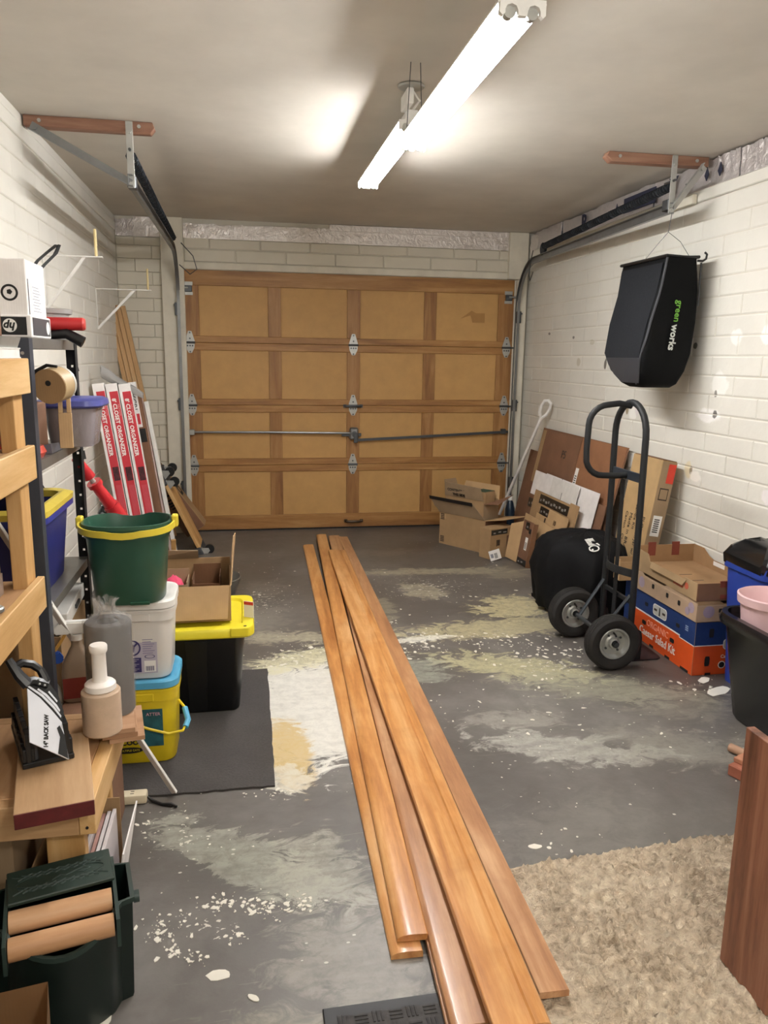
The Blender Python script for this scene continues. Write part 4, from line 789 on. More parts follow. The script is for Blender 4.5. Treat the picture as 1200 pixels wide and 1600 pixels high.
p0, p1 = pt(317, 868, y=5.87), pt(250, 740, y=5.87); d = (p1-p0); L = d.length; p0 = p0-d*(p0.z-.005)/d.z*0
dl = thing('furniture_dolly', 'wooden furniture dolly on edge leaning left with grey padded ends', 'dolly', M=frame(p0, (d.z, 0, -d.x), d)); 
obj('deck', box(-.015, .012, -.0, .28, .0, L, .003), M_PINEZ, dl); M_PAD = plain('#3f4144', .9, var=.1, scale=40, name='grey_carpet_pad')
obj('end_pad', box(-.04, .0125, -.015, .295, L-.10, L+.03, .008), M_PAD, dl); obj('end_pad', box(-.04, .0125, -.015, .295, -.03, .07, .008), M_PAD, dl)
for z, y in ((L-.02, .03), (L-.02, .25), (L-.10, .02), (.02, .03)):
    c = bpy.data.objects.new('caster', None); C.objects.link(c); c.parent = dl; c.location = (.0125, y, z)
    bm = bmesh.new(); prism(bm, [(0, -.035), (.004, -.035), (.05, -.012), (.05, .012), (.004, .035), (0, .035)], 'y', -.02, -.016); prism(bm, [(0, -.035), (.004, -.035), (.004, .035), (0, .035)], 'y', -.016, .020); bmesh.ops.remove_doubles(bm, verts=bm.verts, dist=1e-5); obj('fork', bm, M_STEELL, c)
    bm = bmesh.new(); cyl(bm, (.052, -.012, -.0), (.052, .012, -.0), .036, n=22); obj('wheel', bm, M_BLACK, c)
# leaning long carton
fa, fb = pt(336, 850, y=6.20), pt(272, 768, y=6.20); fa.z = 0; d = fb-fa; 
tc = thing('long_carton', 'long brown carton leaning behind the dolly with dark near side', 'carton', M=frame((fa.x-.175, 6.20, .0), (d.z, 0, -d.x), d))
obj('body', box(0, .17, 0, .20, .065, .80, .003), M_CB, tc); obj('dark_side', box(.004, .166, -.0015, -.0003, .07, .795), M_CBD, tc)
text(tc, 'The Tuff', .095, M_TXTK, (.075, -.002, .47), FRV, shear=.1, bold=.002); 
for (s_, z, y) in (('UP', .72, .06), ('LITTLE', .66, .15)): text(tc, s_, .05, M_TXT, (.1705, y, z), Euler((PI/2, PI/2, PI/2)), bold=.001)
obj('print_block', box(.1702, .171, .04, .15, .36, .46), M_TXTK, tc); obj('print_label', box(.1711, .1718, .07, .11, .39, .43), M_CB, tc)
t = thing('wood_stub', 'short wooden stub standing behind the open carton', 'wood', pt(273, 893, y=4.4)-Vector((0, 0, 0))); q = pt(273, 893, y=4.4); t.location = (q.x, 4.4, 0); bm = bmesh.new(); obj('post', box(-.013, .013, -.013, .013, .0, pt(276, 843, y=4.4).z, .002), wood('stub_wood', '#7d5a36', '#96703f', '#a98250', 'z'), t)
t = thing('steel_ring', 'pale metal basin on the floor behind the stub', 'basin', (q.x+.20, 4.75, 0)); bm = bmesh.new(); lathe(bm, [(.12, 0), (.16, .10), (.17, .135), (.165, .138), (.155, .10), (.115, .006)], 30); obj('shell', bm, plain('#77746e', .4, .5, name='dull_basin'), t)

# ---- grey mat, power strip, thin trim stick
gm = thing('grey_mat', 'dark grey ribbed mat under the buckets and the tote', 'mat', (-.27, 3.03, 0)); rnd = random.Random(2)
out = []
for (a, b) in (((-.275, -.525), (.350, -.525)), ((.350, -.525), (.355, .524)), ((.355, .524), (-.275, .524)), ((-.275, .524), (-.275, -.525))):
    for i in range(24): q = i/24; out.append((a[0]+(b[0]-a[0])*q+rnd.uniform(-.003, .003), a[1]+(b[1]-a[1])*q+rnd.uniform(-.003, .003)))
bm = bmesh.new(); prism(bm, out, 'z', .0005, .008); t_ = NT('grey_mat_fabric'); n1 = t_.noise(t_.coord(scale=(1, 1, 1)), 110, 3, .7); n2 = t_.noise(t_.coord(), 6, 3, .5); t_.bump(n1, .6, .006)
M_MAT = t_.done(t_.mix(t_.math('MULTIPLY', n1, .7), H('#343130'), t_.ramp(n2, [(.3, H('#4b4745')), (.7, H('#5a5653'))])), 1.0); obj('carpet', bm, M_MAT, gm)
t = thing('power_strip', 'cream power strip on the floor at the foot of the bench', 'power strip', (-.43, 2.487, 0)); obj('body', box(-.095, .078, -.022, .022, .001, .034, .006, 2), plain('#d8ccb0', .4, name='cream_plastic'), t)
for x in (-.06, -.015, .03):
    for y in (-.007, .007): obj('socket_slot', box(x-.006, x+.006, y-.0015, y+.0015, .0342, .0348), M_TXTK, t)
bm = bmesh.new(); tube(bm, [(.0785, .0, .014), (.095, -.012, .006), (.13, -.039, .005), (.16, -.047, .006), (.18, -.062, .006)], [.004, .006, .005, .007, .004], n=6); obj('cord', bm, M_BLACK, t)
p0, p1 = pt(275, 1240, z=.0085), pt(62, 722, x=-.538); t = thing('trim_stick', 'thin pale trim stick leaning from the mat to the shelf corner', 'trim', M=frame(p0, (.9, -.4, .3), p1-p0)); 
obj('strip', box(-.012, .004, -.005, .005, .006, (p1-p0).length, .001), plain('#b5aca4', .6, name='grey_trim'), t); obj('white_edge', box(.0042, .0072, -.005, .005, .006, (p1-p0).length, .0005), M_WHITE, t)

# ---- stacked buckets
def square_bucket(name, label, loc, h, wb, wt, body, lid, lidh, hnd):
    t = thing(name, label, 'bucket', loc); d = .94
    bm = bmesh.new(); loft(bm, [rrect(wb-.01, (wb-.01)*d, .045, 0), rrect(wb, wb*d, .05, .008), rrect(wt, wt*d, .05, h*.76), rrect(wt, wt*d, .05, h)]); obj('tub', bm, body, t)
    bm = bmesh.new(); loft(bm, [rrect(wt+.006, wt*d+.006, .05, h*.775), rrect(wt+.012, wt*d+.012, .05, h*.78), rrect(wt+.014, wt*d+.014, .05, h*.90), rrect(wt+.02, wt*d+.02, .05, h*.905), rrect(wt+.02, wt*d+.02, .05, h*.93), rrect(wt+.006, wt*d+.006, .05, h*.935)], False, False); obj('collar', bm, body, t)
    obj('collar_lug', box(-.07, .05, -(wt*d/2+.012), -(wt*d/2+.0075), h*.79, h*.885, .002), body, t)
    bm = bmesh.new(); loft(bm, [rrect(wt+.012, wt*d+.012, .05, h*.94), rrect(wt+.024, wt*d+.024, .055, h*.945), rrect(wt+.024, wt*d+.024, .055, h+lidh*.5), rrect(wt+.014, wt*d+.014, .052, h+lidh), rrect(wt-.02, wt*d-.02, .04, h+lidh), rrect(wt-.03, wt*d-.03, .04, h+lidh-.004)]); obj('lid', bm, lid, t)
    return t
yb = square_bucket('yellow_bucket', 'yellow litter bucket with light blue lid, bottom of the bucket stack', (-.395, 2.84, .0085), .315, .235, .252, plain('#e0c622', .4, var=.03, name='yellow_bucket_plastic'), plain('#56a8cf', .4, name='sky_blue_plastic'), .012, 1)
fy = -.1185
obj('label_panel', box(.005, .078, fy-.0012, fy-.0002, .07, .215), plain('#27606a', .45, var=.25, scale=18, name='teal_label'), yb); text(yb, 'ATTER', .017, plain('#d9a6b6', .6, name='pink_letter'), (.045, fy-.0016, .195)); text(yb, 'SCOOP', .026, M_TXTK, (-.04, fy-.0014, .088), bold=.001)
bm = bmesh.new(); prism(bm, [(-.045+.05*math.cos(a), .058+.012*math.sin(a)) for a in [2*PI*i/20 for i in range(20)]], 'y', fy-.0014, fy-.0002); obj('oval_print', bm, M_TXTK, yb); text(yb, 'MULTIPLE CATS', .0105, plain('#e0c622', .4, var=.03), (-.045, fy-.0018, .058))
text(yb, '5', .06, M_TXTK, (-.01, fy-.0014, .125), bold=.003)
bm = bmesh.new(); tube(bm, [(.128, -.02, .20), (.150, -.05, .185), (.165, -.10, .155), (.150, -.142, .135), (.10, -.150, .130), (.03, -.152, .155), (-.05, -.150, .19), (-.10, -.135, .205)], .005, n=8); obj('handle', bm, plain('#e0c622', .4, var=.03), yb)
bm = bmesh.new(); tube(bm, [(.152, -.055, .183), (.166, -.10, .156), (.158, -.128, .141)], .011, n=10); obj('grip', bm, plain('#56a8cf', .4), yb)
wb = square_bucket('white_bucket', 'white square bucket with printed purple label, middle of the bucket stack', (-.395, 2.84, .3365), .285, .225, .246, plain('#dedbd6', .35, var=.015, name='white_bucket_plastic'), M_WHITE, .014, 0)
fy = -.1105
M_PUR = plain('#3b3468', .5, name='purple_print')
obj('label_panel', box(-.06, .068, fy-.0016, fy-.0002, .025, .205), plain('#b7b1bf', .5, var=.04, name='lavender_label'), wb); obj('purple_block', box(-.058, .012, fy-.0024, fy-.0016, .03, .085), M_PUR, wb); obj('purple_block', box(.0, .066, fy-.0024, fy-.0016, .198, .204), M_PUR, wb)
bm = bmesh.new(); L_ = [[Vector((-.018+r*math.cos(a), y, .122+r*math.sin(a))) for a in [2*PI*i/28 for i in range(28)]] for r, y in ((.030, fy-.0017), (.030, fy-.0026), (.0245, fy-.0026), (.0245, fy-.0017))]; loft(bm, L_, False, False); obj('warning_ring', bm, M_PUR, wb)
bm = bmesh.new(); prism(bm, [(-.038, .105), (-.034, .100), (.003, .138), (-.001, .143)], 'y', fy-.0025, fy-.0017); obj('warning_slash', bm, M_PUR, wb); bm = bmesh.new(); prism(bm, [(-.025, .115), (-.012, .105), (-.008, .128), (-.018, .140), (-.026, .130)], 'y', fy-.0024, fy-.0017); obj('warning_figure', bm, M_PUR, wb)
text(wb, 'NO', .016, M_PUR, (-.035, fy-.0024, .188), bold=.0006)
for k in range(11): obj('print_line', box(.018, .060-.006*(k % 3), fy-.0022, fy-.0017, .185-.0085*k, .1875-.0085*k), plain('#847c9c', .6, name='faded_purple_print'), wb)
for k in range(8): obj('print_line', box(-.052, .004-.008*(k % 3), fy-.0030, fy-.0025, .078-.006*k, .0795-.006*k), plain('#b7b1bf', .5, var=.04), wb)
obj('barcode', box(.022, .062, fy-.0022, fy-.0017, .03, .072), M_LABEL, wb)
for k in range(9): obj('barcode_bar', box(.027+.0034*k, .0285+.0034*k+.0006*(k % 2), fy-.0027, fy-.0023, .034, .052), M_PUR, wb)
bm = bmesh.new(); L_ = [[Vector((.042+r*1.5*math.cos(a), y, .088+r*.6*math.sin(a))) for a in [2*PI*i/20 for i in range(20)]] for r, y in ((.012, fy-.0017), (.012, fy-.0023), (.010, fy-.0023), (.010, fy-.0017))]; loft(bm, L_, False, False); obj('eye_mark', bm, M_PUR, wb)
gb = thing('green_bucket', 'green plastic bucket with yellow handle on top of the bucket stack', 'bucket', (-.412, 2.775, .6365)); M_GRN = plain('#2c5443', .35, var=.05, scale=6, name='green_plastic')
def orr(w, d, z, dip=0.0, n=40):
    o = []
    for i in range(n):
        a = 2*PI*i/n; ca, sa = math.cos(a), math.sin(a); e_ = 2.6
        x = w/2*math.copysign(abs(ca)**(2/e_), ca); y = d/2*math.copysign(abs(sa)**(2/e_), sa)
        o.append(Vector((x, y, z-dip*max(0, 1-((x)/(w*.22))**2)*(1 if y > 0 else 0))))
    return o
bm = bmesh.new(); loft(bm, [orr(.232, .20, 0), orr(.240, .207, .006), orr(.278, .245, .235), orr(.292, .258, .236), orr(.294, .260, .27, .0), orr(.303, .268, .272, .012), orr(.303, .268, .284, .014), orr(.288, .254, .285, .014), orr(.27, .238, .235), orr(.228, .196, .01)]); obj('tub', bm, M_GRN, gb)
bm = bmesh.new(); R_ = []
for i in range(25):
    a = PI*1.0+PI*i/24; ca, sa = math.cos(a), math.sin(a); e_ = 2.6; x = .160*math.copysign(abs(ca)**(2/e_), ca); y = .143*math.copysign(abs(sa)**(2/e_), sa) if abs(sa) > 1e-6 else 0
    z = .272-.012*math.sin(PI*i/24)-(.006*max(0, 1-((x)/.06)**2)); nx, ny = ca, sa; R_.append([Vector((x+nx*q-0*ny, y+ny*q, z+w_)) for q, w_ in ((-.003, -.011), (.004, -.011), (.004, .011), (-.003, .011))])
loft(bm, R_); obj('handle', bm, plain('#e0c940', .4, var=.03, name='yellow_handle'), gb)
for sx in (-1, 1): obj('handle_ear', box(min(sx*.150, sx*.172), max(sx*.150, sx*.172), -.016, .022, .255, .298, .004), plain('#e0c940', .4, var=.03), gb)
obj('foot_notch', box(.01, .075, -.1075, -.100, .0005, .012, .002), plain('#174832', .5, name='dark_green'), gb)
# ---- black tote with the yellow lid
tt = thing('storage_tote', 'black storage tote with a yellow lid on the grey mat', 'tote', (-.275, 3.29, .0085)); bm = bmesh.new()
loft(bm, [rrect(.45, .335, .03, 0), rrect(.46, .345, .035, .008), rrect(.515, .39, .04, .33), rrect(.52, .395, .04, .345)]); M_TOTE = plain('#0d0d0f', .35, name='black_tote_plastic'); obj('tub', bm, M_TOTE, tt)
for x in (-.10, .06):
    bm = bmesh.new(); loft(bm, [[Vector((x-.035, -.176, .01)), Vector((x+.035, -.176, .01)), Vector((x+.03, -.168, .01)), Vector((x-.03, -.168, .01))], [Vector((x-.045, -.199, .325)), Vector((x+.045, -.199, .325)), Vector((x+.04, -.185, .325)), Vector((x-.04, -.185, .325))]]); obj('rib', bm, M_TOTE, tt)
bm = bmesh.new(); loft(bm, [rrect(.53, .405, .04, .346), rrect(.585, .455, .045, .346), rrect(.595, .465, .05, .352), rrect(.595, .465, .05, .378), rrect(.585, .455, .045, .386), rrect(.50, .375, .04, .386), rrect(.49, .365, .04, .374)]); M_YEL = plain('#e2d22e', .4, var=.03, name='lemon_lid'); obj('lid', bm, M_YEL, tt)
obj('lid_latch', box(.20, .275, -.245, -.235, .355, .395, .004), M_YEL, tt)
for (x, y) in ((.26, -.20), (.265, .05)): obj('lid_hole', (lambda b: (cyl(b, (x, y, .3862), (x, y, .3868), .007, n=12), b)[1])(bmesh.new()), M_TXTK, tt)
# open carton on it
oc = thing('open_carton', 'open brown carton with torn flaps on the yellow tote lid', 'carton', (-.265, 3.33, .3955)); oc.rotation_euler = (0, 0, .02)
for nm, q in (('front_wall', (-.20, .19, -.17, -.166, 0, .15)), ('back_wall', (-.20, .19, .166, .17, 0, .19)), ('left_wall', (-.20, -.196, -.166, .166, 0, .15)), ('right_wall', (.186, .19, -.166, .166, 0, .15)), ('base', (-.196, .186, -.166, .166, 0, .004))): obj(nm, box(*q), M_CB, oc)
def flap(par, p, m, label=None, th=.004, name='flap'):
    """p: four corners"""
    p = [Vector(q) for q in p]; n = (p[1]-p[0]).cross(p[3]-p[0]).normalized()*th; bm = bmesh.new(); loft(bm, [p, [q+n for q in p]]); return obj(name, bm, m, par)
flap(oc, [(.1905, -.16, .151), (.1905, .16, .151), (.215, .14, .31), (.205, -.02, .33)], M_CB)
flap(oc, [(-.20, -.1705, .155), (.185, -.1705, .155), (.175, -.205, .02), (-.20, -.205, .02)], M_CBL)
flap(oc, [(-.20, .165, .191), (.05, .165, .191), (.05, .13, .235), (-.20, .15, .24)], M_CBG)
for k, (x, y, z) in enumerate(((-.05, .0, .05), (.085, .075, .05))):
    t = thing('small_carton', ['small open carton with pink cloth inside the open carton', 'small upright carton beside the pink one in the open carton'][k], 'carton', (-.265+x, 3.33+y, .4))
    for q in ((-.06, .06, -.07, -.067, 0, .13-.02*k), (-.06, .06, .067, .07, 0, .165), (-.06, -.057, -.067, .067, 0, .13), (.057, .06, -.067, .067, 0, .14), (-.057, .057, -.067, .067, 0, .003)): obj('side', box(*q), M_CBI if k else M_CBG, t)
t = thing('pink_cloth', 'bright pink cloth bunched in the small open carton', 'cloth', (-.315, 3.33, .4035)); rnd = random.Random(3); bm = bmesh.new(); loft(bm, [[Vector((r*.05*math.cos(a)*(1+rnd.uniform(-.15, .15)), r*.055*math.sin(a)*(1+rnd.uniform(-.15, .15)), z+rnd.uniform(-.008, .008)*(z > .01))) for a in [2*PI*i/14 for i in range(14)]] for r, z in ((.95, .006), (1, .06), (.9, .10), (.6, .13), (.2, .145))]); obj('fabric', bm, plain('#d8476a', .8, name='pink_fabric'), t)
t = thing('paper_scrap', 'crumpled white paper scrap inside the open carton', 'paper', (-.17, 3.22, .4)); obj('sheet', box(-.03, .03, -.015, .015, 0, .11, .003), M_WHITEP, t)
t = thing('receipt', 'white and red slip standing on the right edge of the tote lid', 'slip', (-.005, 3.20, .3955), -.5); obj('paper', box(-.015, .03, -.002, .002, 0, .07), M_WHITEP, t); obj('red_edge', box(-.014, .03, -.0028, -.0021, .055, .069), plain('#c0392e', .6, name='red_slip'), t)

# ---- box of tiles under the bench
tb = thing('tile_carton', 'torn carton full of tiles under the bench edge', 'carton', (-.46, 1.975, 0))
for nm, q in (('left_wall', (-.10, -.096, -.11, .11, 0, .2)), ('back_wall', (-.10, .09, .106, .11, 0, .26)), ('front_wall', (-.096, .09, -.11, -.106, 0, .12)), ('base', (-.096, .09, -.106, .106, 0, .004))): obj(nm, box(*q), M_CB, tb)
flap(tb, [(.0905, -.11, .0), (.0905, .11, .0), (.135, .10, .25), (.125, -.10, .22)], M_CBW, name='right_wall')
for k in range(9):
    t = thing('stored_tile', ['first tile from the left, pale, on edge in the torn carton', 'second tile from the left on edge in the torn carton', 'third tile from the left on edge in the torn carton', 'fourth tile from the left on edge in the torn carton', 'fifth tile, pinkish, on edge in the torn carton', 'sixth tile from the left on edge in the torn carton', 'seventh tile, pinkish, on edge in the torn carton', 'eighth tile from the left on edge in the torn carton', 'last tile at the right on edge in the torn carton'][k], 'tile', (-.500+.0145*k, 1.975, .0045), group='tiles on edge in the torn carton')
    obj('slab', box(-.005, .005, -.10, .10, 0, .215+.006*(k % 3), .001), M_TW if k not in (4, 6) else M_TP, t)
# ---- mop bucket
mp = thing('mop_bucket', 'dark green mop bucket with two wooden wringer rollers', 'bucket', (-.435, 1.665, 0), .22); M_MOP = plain('#101e1b', .4, var=.1, scale=5, name='dark_bottle_green'); M_MOPR = plain('#2a3a36', .45, name='worn_green_rim')
def mo(s, z, low=0.0):
    P_ = [(.150, .075), (.150, -.055), (.122, -.062), (.105, -.090), (.06, -.118), (0, -.128), (-.06, -.118), (-.105, -.090), (-.122, -.062), (-.150, -.055), (-.150, .075), (-.10, .085), (0, .088), (.10, .085)]
    Q = []
    for i in range(len(P_)):
        a, b, c, d = (Vector(P_[(i+k) % len(P_)]) for k in (-1, 0, 1, 2))
        for q in (0, .33, .66): Q.append(.5*((2*b)+(c-a)*q+(2*a-5*b+4*c-d)*q*q+(3*b-a-3*c+d)*q**3) if 3 <= i <= 7 else b.lerp(c, q))
    return [Vector((x*s, y*s, z-low*max(0, 1-(x/.112)**2)*(1 if y < -.05 else 0))) for x, y in Q]
bm = bmesh.new(); loft(bm, [mo(.93, 0), mo(.95, .01), mo(1.0, .262, .05), mo(.965, .262, .05), mo(.92, .02)]); obj('tub', bm, M_MOP, mp)
bm = bmesh.new(); loft(bm, [mo(1.002, .252, .05), mo(1.03, .254, .05), mo(1.03, .266, .05), mo(.965, .2665, .05)], False, False); obj('rim', bm, M_MOPR, mp)
M_RW = wood('roller_wood', '#b08058', '#c69a72', '#d3ab86', 'x', .5, .5)
for y, z in ((-.040, .262), (-.098, .240)):
    bm = bmesh.new(); cyl(bm, (-.108, y, z), (.106, y, z), .0245, n=22); obj('roller', bm, M_RW, mp)
for x in (-.118, .110):
    bm = bmesh.new(); prism(bm, [(-.130, .205), (-.10, .200), (.0, .235), (.08, .25), (.08, .29), (-.01, .285), (-.125, .27)], 'x', x, x+.008); obj('wringer_side', bm, M_MOPR, mp)
pd = bpy.data.objects.new('pedal', None); C.objects.link(pd); pd.parent = mp; pd.location = (0, .035, .292); pd.rotation_euler = (.06, 0, .06)
M_PED = plain('#24352f', .5, var=.08, name='pedal_green'); obj('plate', box(-.113, .113, -.048, .062, -.006, .004, .002), M_PED, pd)
bm = bmesh.new()
for sgn in (-1, 1):
    for k in range(-6, 7):
        c = Vector((k*.020, .007, .0042)); dv = Vector((sgn*.9, .45, 0)).normalized(); 
        for (u0, u1) in ((-.062, -.030), (.030, .062)):
            p_ = c+dv*(u0*1.0/.45*.5); q_ = c+dv*(u1*1.0/.45*.5)
            if max(abs(p_.x), abs(q_.x)) < .108 and max(abs(p_.y-.007), abs(q_.y-.007)) < .056: cyl(bm, p_, q_, .0020, n=4)
obj('tread', bm, M_MOPR, pd, kind='stuff')
bm = bmesh.new(); tube(bm, [(.095*math.cos(a)*(1 if abs(math.cos(a)) < .9 else 1), .007+.022*math.sin(a), .0045) for a in [2*PI*i/28 for i in range(28)]], .0014, n=5, closed=True); obj('raised_oval', bm, M_MOPR, pd)
bm = bmesh.new(); tube(bm, [(-.02, -.004, .0045), (.0, .008, .0045), (.012, .002, .0045), (.03, .010, .0045), (.05, .016, .0045), (.065, .008, .0045), (.05, .0, .0045), (.035, .006, .0045)], .0018, n=5); obj('raised_emblem', bm, M_MOPR, pd)
bm = bmesh.new(); cyl(bm, (.155, .0, .225), (.168, .0, .225), .014, n=14); obj('pivot_knob', bm, M_MOPR, mp)
# ---- paper bag in the near left corner
pb = thing('paper_bag', 'brown paper bag with twisted handles in front of the mop bucket', 'bag', (-.545, 1.335, 0), .2); rnd = random.Random(5); bm = bmesh.new()
rg = [[Vector((x*(1+rnd.uniform(-.02, .02)), y, z+rnd.uniform(-.006, .006)*(z > .2))) for x, y in ((.15, .07), (.15, -.07), (.05, -.075), (-.05, -.07), (-.15, -.07), (-.15, .07), (-.05, .075), (.05, .078))] for z in (0, .12, .245)]
loft(bm, rg, True, False); r = bmesh.ops.solidify(bm, geom=list(bm.faces), thickness=.002); obj('bag', bm, cardboard('kraft_paper', '#a07d58'), pb, fixn=True)
for y in (-.062, .062):
    bm = bmesh.new(); tube(bm, [(-.045+.09*i/12, y,   .235+.06*math.sin(PI*i/12)) for i in range(13)], .004, n=6); obj('handle', bm, plain('#cfb28c', .7, name='twisted_paper'), pb)
# dim cartons under the bench
t = thing('dark_carton', 'dim brown carton stored beneath the bench behind the mop bucket', 'carton', (-.74, 1.98, 0)); obj('body', box(-.16, .14, -.10, .17, 0, .30, .003), M_CBG, t); obj('tape_strip', box(-.02, .02, -.1006, -.1001, .02, .29), M_CBD, t)

# ================================================================== BOARDS, RUG AND DOORMAT ON THE FLOOR
def casing(name, label, fl, fr, zf, nl, nr, zn, th, prof='bull', m=None, wfac=1.0, bend=0.0):
    """a long moulded board: far-left/right and near-left/right pixels on its top at heights zf, zn"""
    F0, F1, N0, N1 = at(*fl, z=zf), at(*fr, z=zf), at(*nl, z=zn), at(*nr, z=zn)
    cf, cn = (F0+F1)/2, (N0+N1)/2; ax = (cf-cn); L = ax.length; X = ax.cross(Vector((0, 0, 1))).normalized()
    wn = (N1-N0).dot(X)*wfac; M = frame(cn, X, Vector((0, 0, 1))); t = thing(name, label, 'board', M=M, group='casing boards on the floor'); hw = wn/2
    P_ = {'bull': [(-hw, -th), (-hw, -th*.70), (-hw*.95, -th*.48), (-hw*.82, -th*.27), (-hw*.6, -th*.11), (-hw*.25, -th*.02), (hw*.1, 0), (hw*.90, -.001), (hw*.98, -.003), (hw, -th*.35), (hw, -th)],
          'soft': [(-hw, -th), (-hw, -th*.6), (-hw*.95, -th*.3), (-hw*.82, -th*.1), (-hw*.6, -.0006), (0, 0), (hw*.92, 0), (hw, -.004), (hw, -th)],
          'ridge': [(-hw, -th), (-hw, -.002), (-hw*.97, -.0005), (-hw*.2, -.001), (hw*.12, -.003), (hw*.30, -.006), (hw*.38, -.0075), (hw*.45, -.003), (hw*.8, -.003), (hw*.93, -.005), (hw, -.010), (hw, -th)],
          'flat': [(-hw, -th), (-hw, -.002), (-hw*.96, 0), (hw*.96, 0), (hw, -.003), (hw, -th)]}[prof]
    bm = bmesh.new(); R_ = []; n = 14
    for i in range(n+1):
        q = i/n; R_.append([Vector((x+bend*math.sin(PI*q), L*q, z+0*q)) for x, z in P_])
    loft(bm, R_); zl = zf-zn
    sl = zl/L
    for v in bm.verts: v.co.z += sl*v.co.y
    obj('moulding', bm, m or M_BOARD, t, sharp=28); return t
casing('casing_board', 'leftmost low board of the pile with rounded near end', (474, 853), (489, 848), .020, (612, 1494), (660, 1480), .020, .0195, 'bull')
casing('casing_board', 'short-ended board lying on the leftmost low one', (494, 833), (510, 836), .052, (622, 1468), (668, 1452), .041, .019, 'bull')
casing('casing_board', 'hidden lowest board whose pale edge shows under the middle board', (517, 838), (533, 838), .021, (697, 1600), (757, 1600), .025, .015, 'flat', M_BOARDD)
casing('casing_board', 'middle board with mottled shine left of the widest one', (513, 836), (530, 837), .040, (704, 1600), (768, 1600), .044, .018, 'soft', M_BOARDD)
casing('casing_board', 'widest board with a raised ridge on top of the pile', (508, 861), (545, 856), .078, (770, 1600), (865, 1600), .084, .019, 'ridge')
casing('casing_board', 'rightmost board ending on the beige rug', (529, 839), (543, 838), .040, (843, 1551), (890, 1546), .042, .018, 'flat', M_BOARDD)
casing('casing_board', 'short offcut poking out at the far end under the widest board', (522, 841), (529, 841), .024, (545, 905), (556, 905), .022, .020, 'flat', M_BOARDD)
rg_ = thing('rug', 'beige deep pile rug at the near right', 'rug', (1.2, 1.4, 0)); bm = bmesh.new(); nx, ny = 150, 130; rnd = random.Random(8); rows = []
from mathutils import noise as mn
X0, X1, Y0, Y1 = .60, 2.0, .85, 1.95
for j in range(ny+1):
    r_ = []
    for i in range(nx+1):
        u, v = i/nx, j/ny; x = X0+(X1-X0)*u; y = Y0+(Y1-Y0)*v+(x-.75)*.06*v; ed = min(1, min(u*nx, (1-u)*nx, v*ny, (1-v)*ny)/3)
        h = .017+.013*mn.fractal(Vector((x*17, y*17, 0)), 1, 2, 3)+.018*mn.noise(Vector((x*68, y*68, 5)))+.006*mn.ridged_multi_fractal(Vector((x*9, y*26, 2)), 1, 2, 2, 1, 2)*.5
        jx = .006*mn.noise(Vector((x*40, y*40, 9))); jy = .008*mn.noise(Vector((x*40, y*40, 19)))
        # boards press the pile down
        dpr = .45+.75*max(0, min(1, (x-.765)/.03))
        r_.append(bm.verts.new((x+jx-1.2, y+jy-1.4, max(.001, h*ed*dpr))))
    rows.append(r_)
for j in range(ny):
    for i in range(nx): bm.faces.new((rows[j][i], rows[j][i+1], rows[j+1][i+1], rows[j+1][i]))
o = obj('pile', bm, carpet_mat('beige_pile', '#97846d', '#dcc8ae', '#f2e2c8'), rg_, sharp=180)
dm = thing('doormat', 'black rubber doormat with grey ribbed inset at the lower edge', 'doormat', (.15, 1.53, 0), .01)
obj('rubber_border', box(0, .42, -.45, 0, .0005, .007, .002), plain('#1c1c1f', .55, name='rubber_black'), dm); obj('inset', box(.032, .40, -.42, -.032, .0072, .0085), plain('#4a4848', .95, var=.2, scale=60, name='grey_inset'), dm)
bm = bmesh.new()
for i in range(9):
    for j in range(9):
        x, y = .045+.040*i, -.045-.040*j
        for k in range(3):
            if (i+j) % 2: bx(bm, x-.015, x+.015, y-.012+.010*k-.0025, y-.012+.010*k+.0025, .0086, .0108)
            else: bx(bm, x-.012+.010*k-.0025, x-.012+.010*k+.0025, y-.015, y+.015, .0086, .0108)
obj('ribs', bm, plain('#403f40', .95, var=.2, scale=60, name='grey_rib'), dm, kind='stuff')
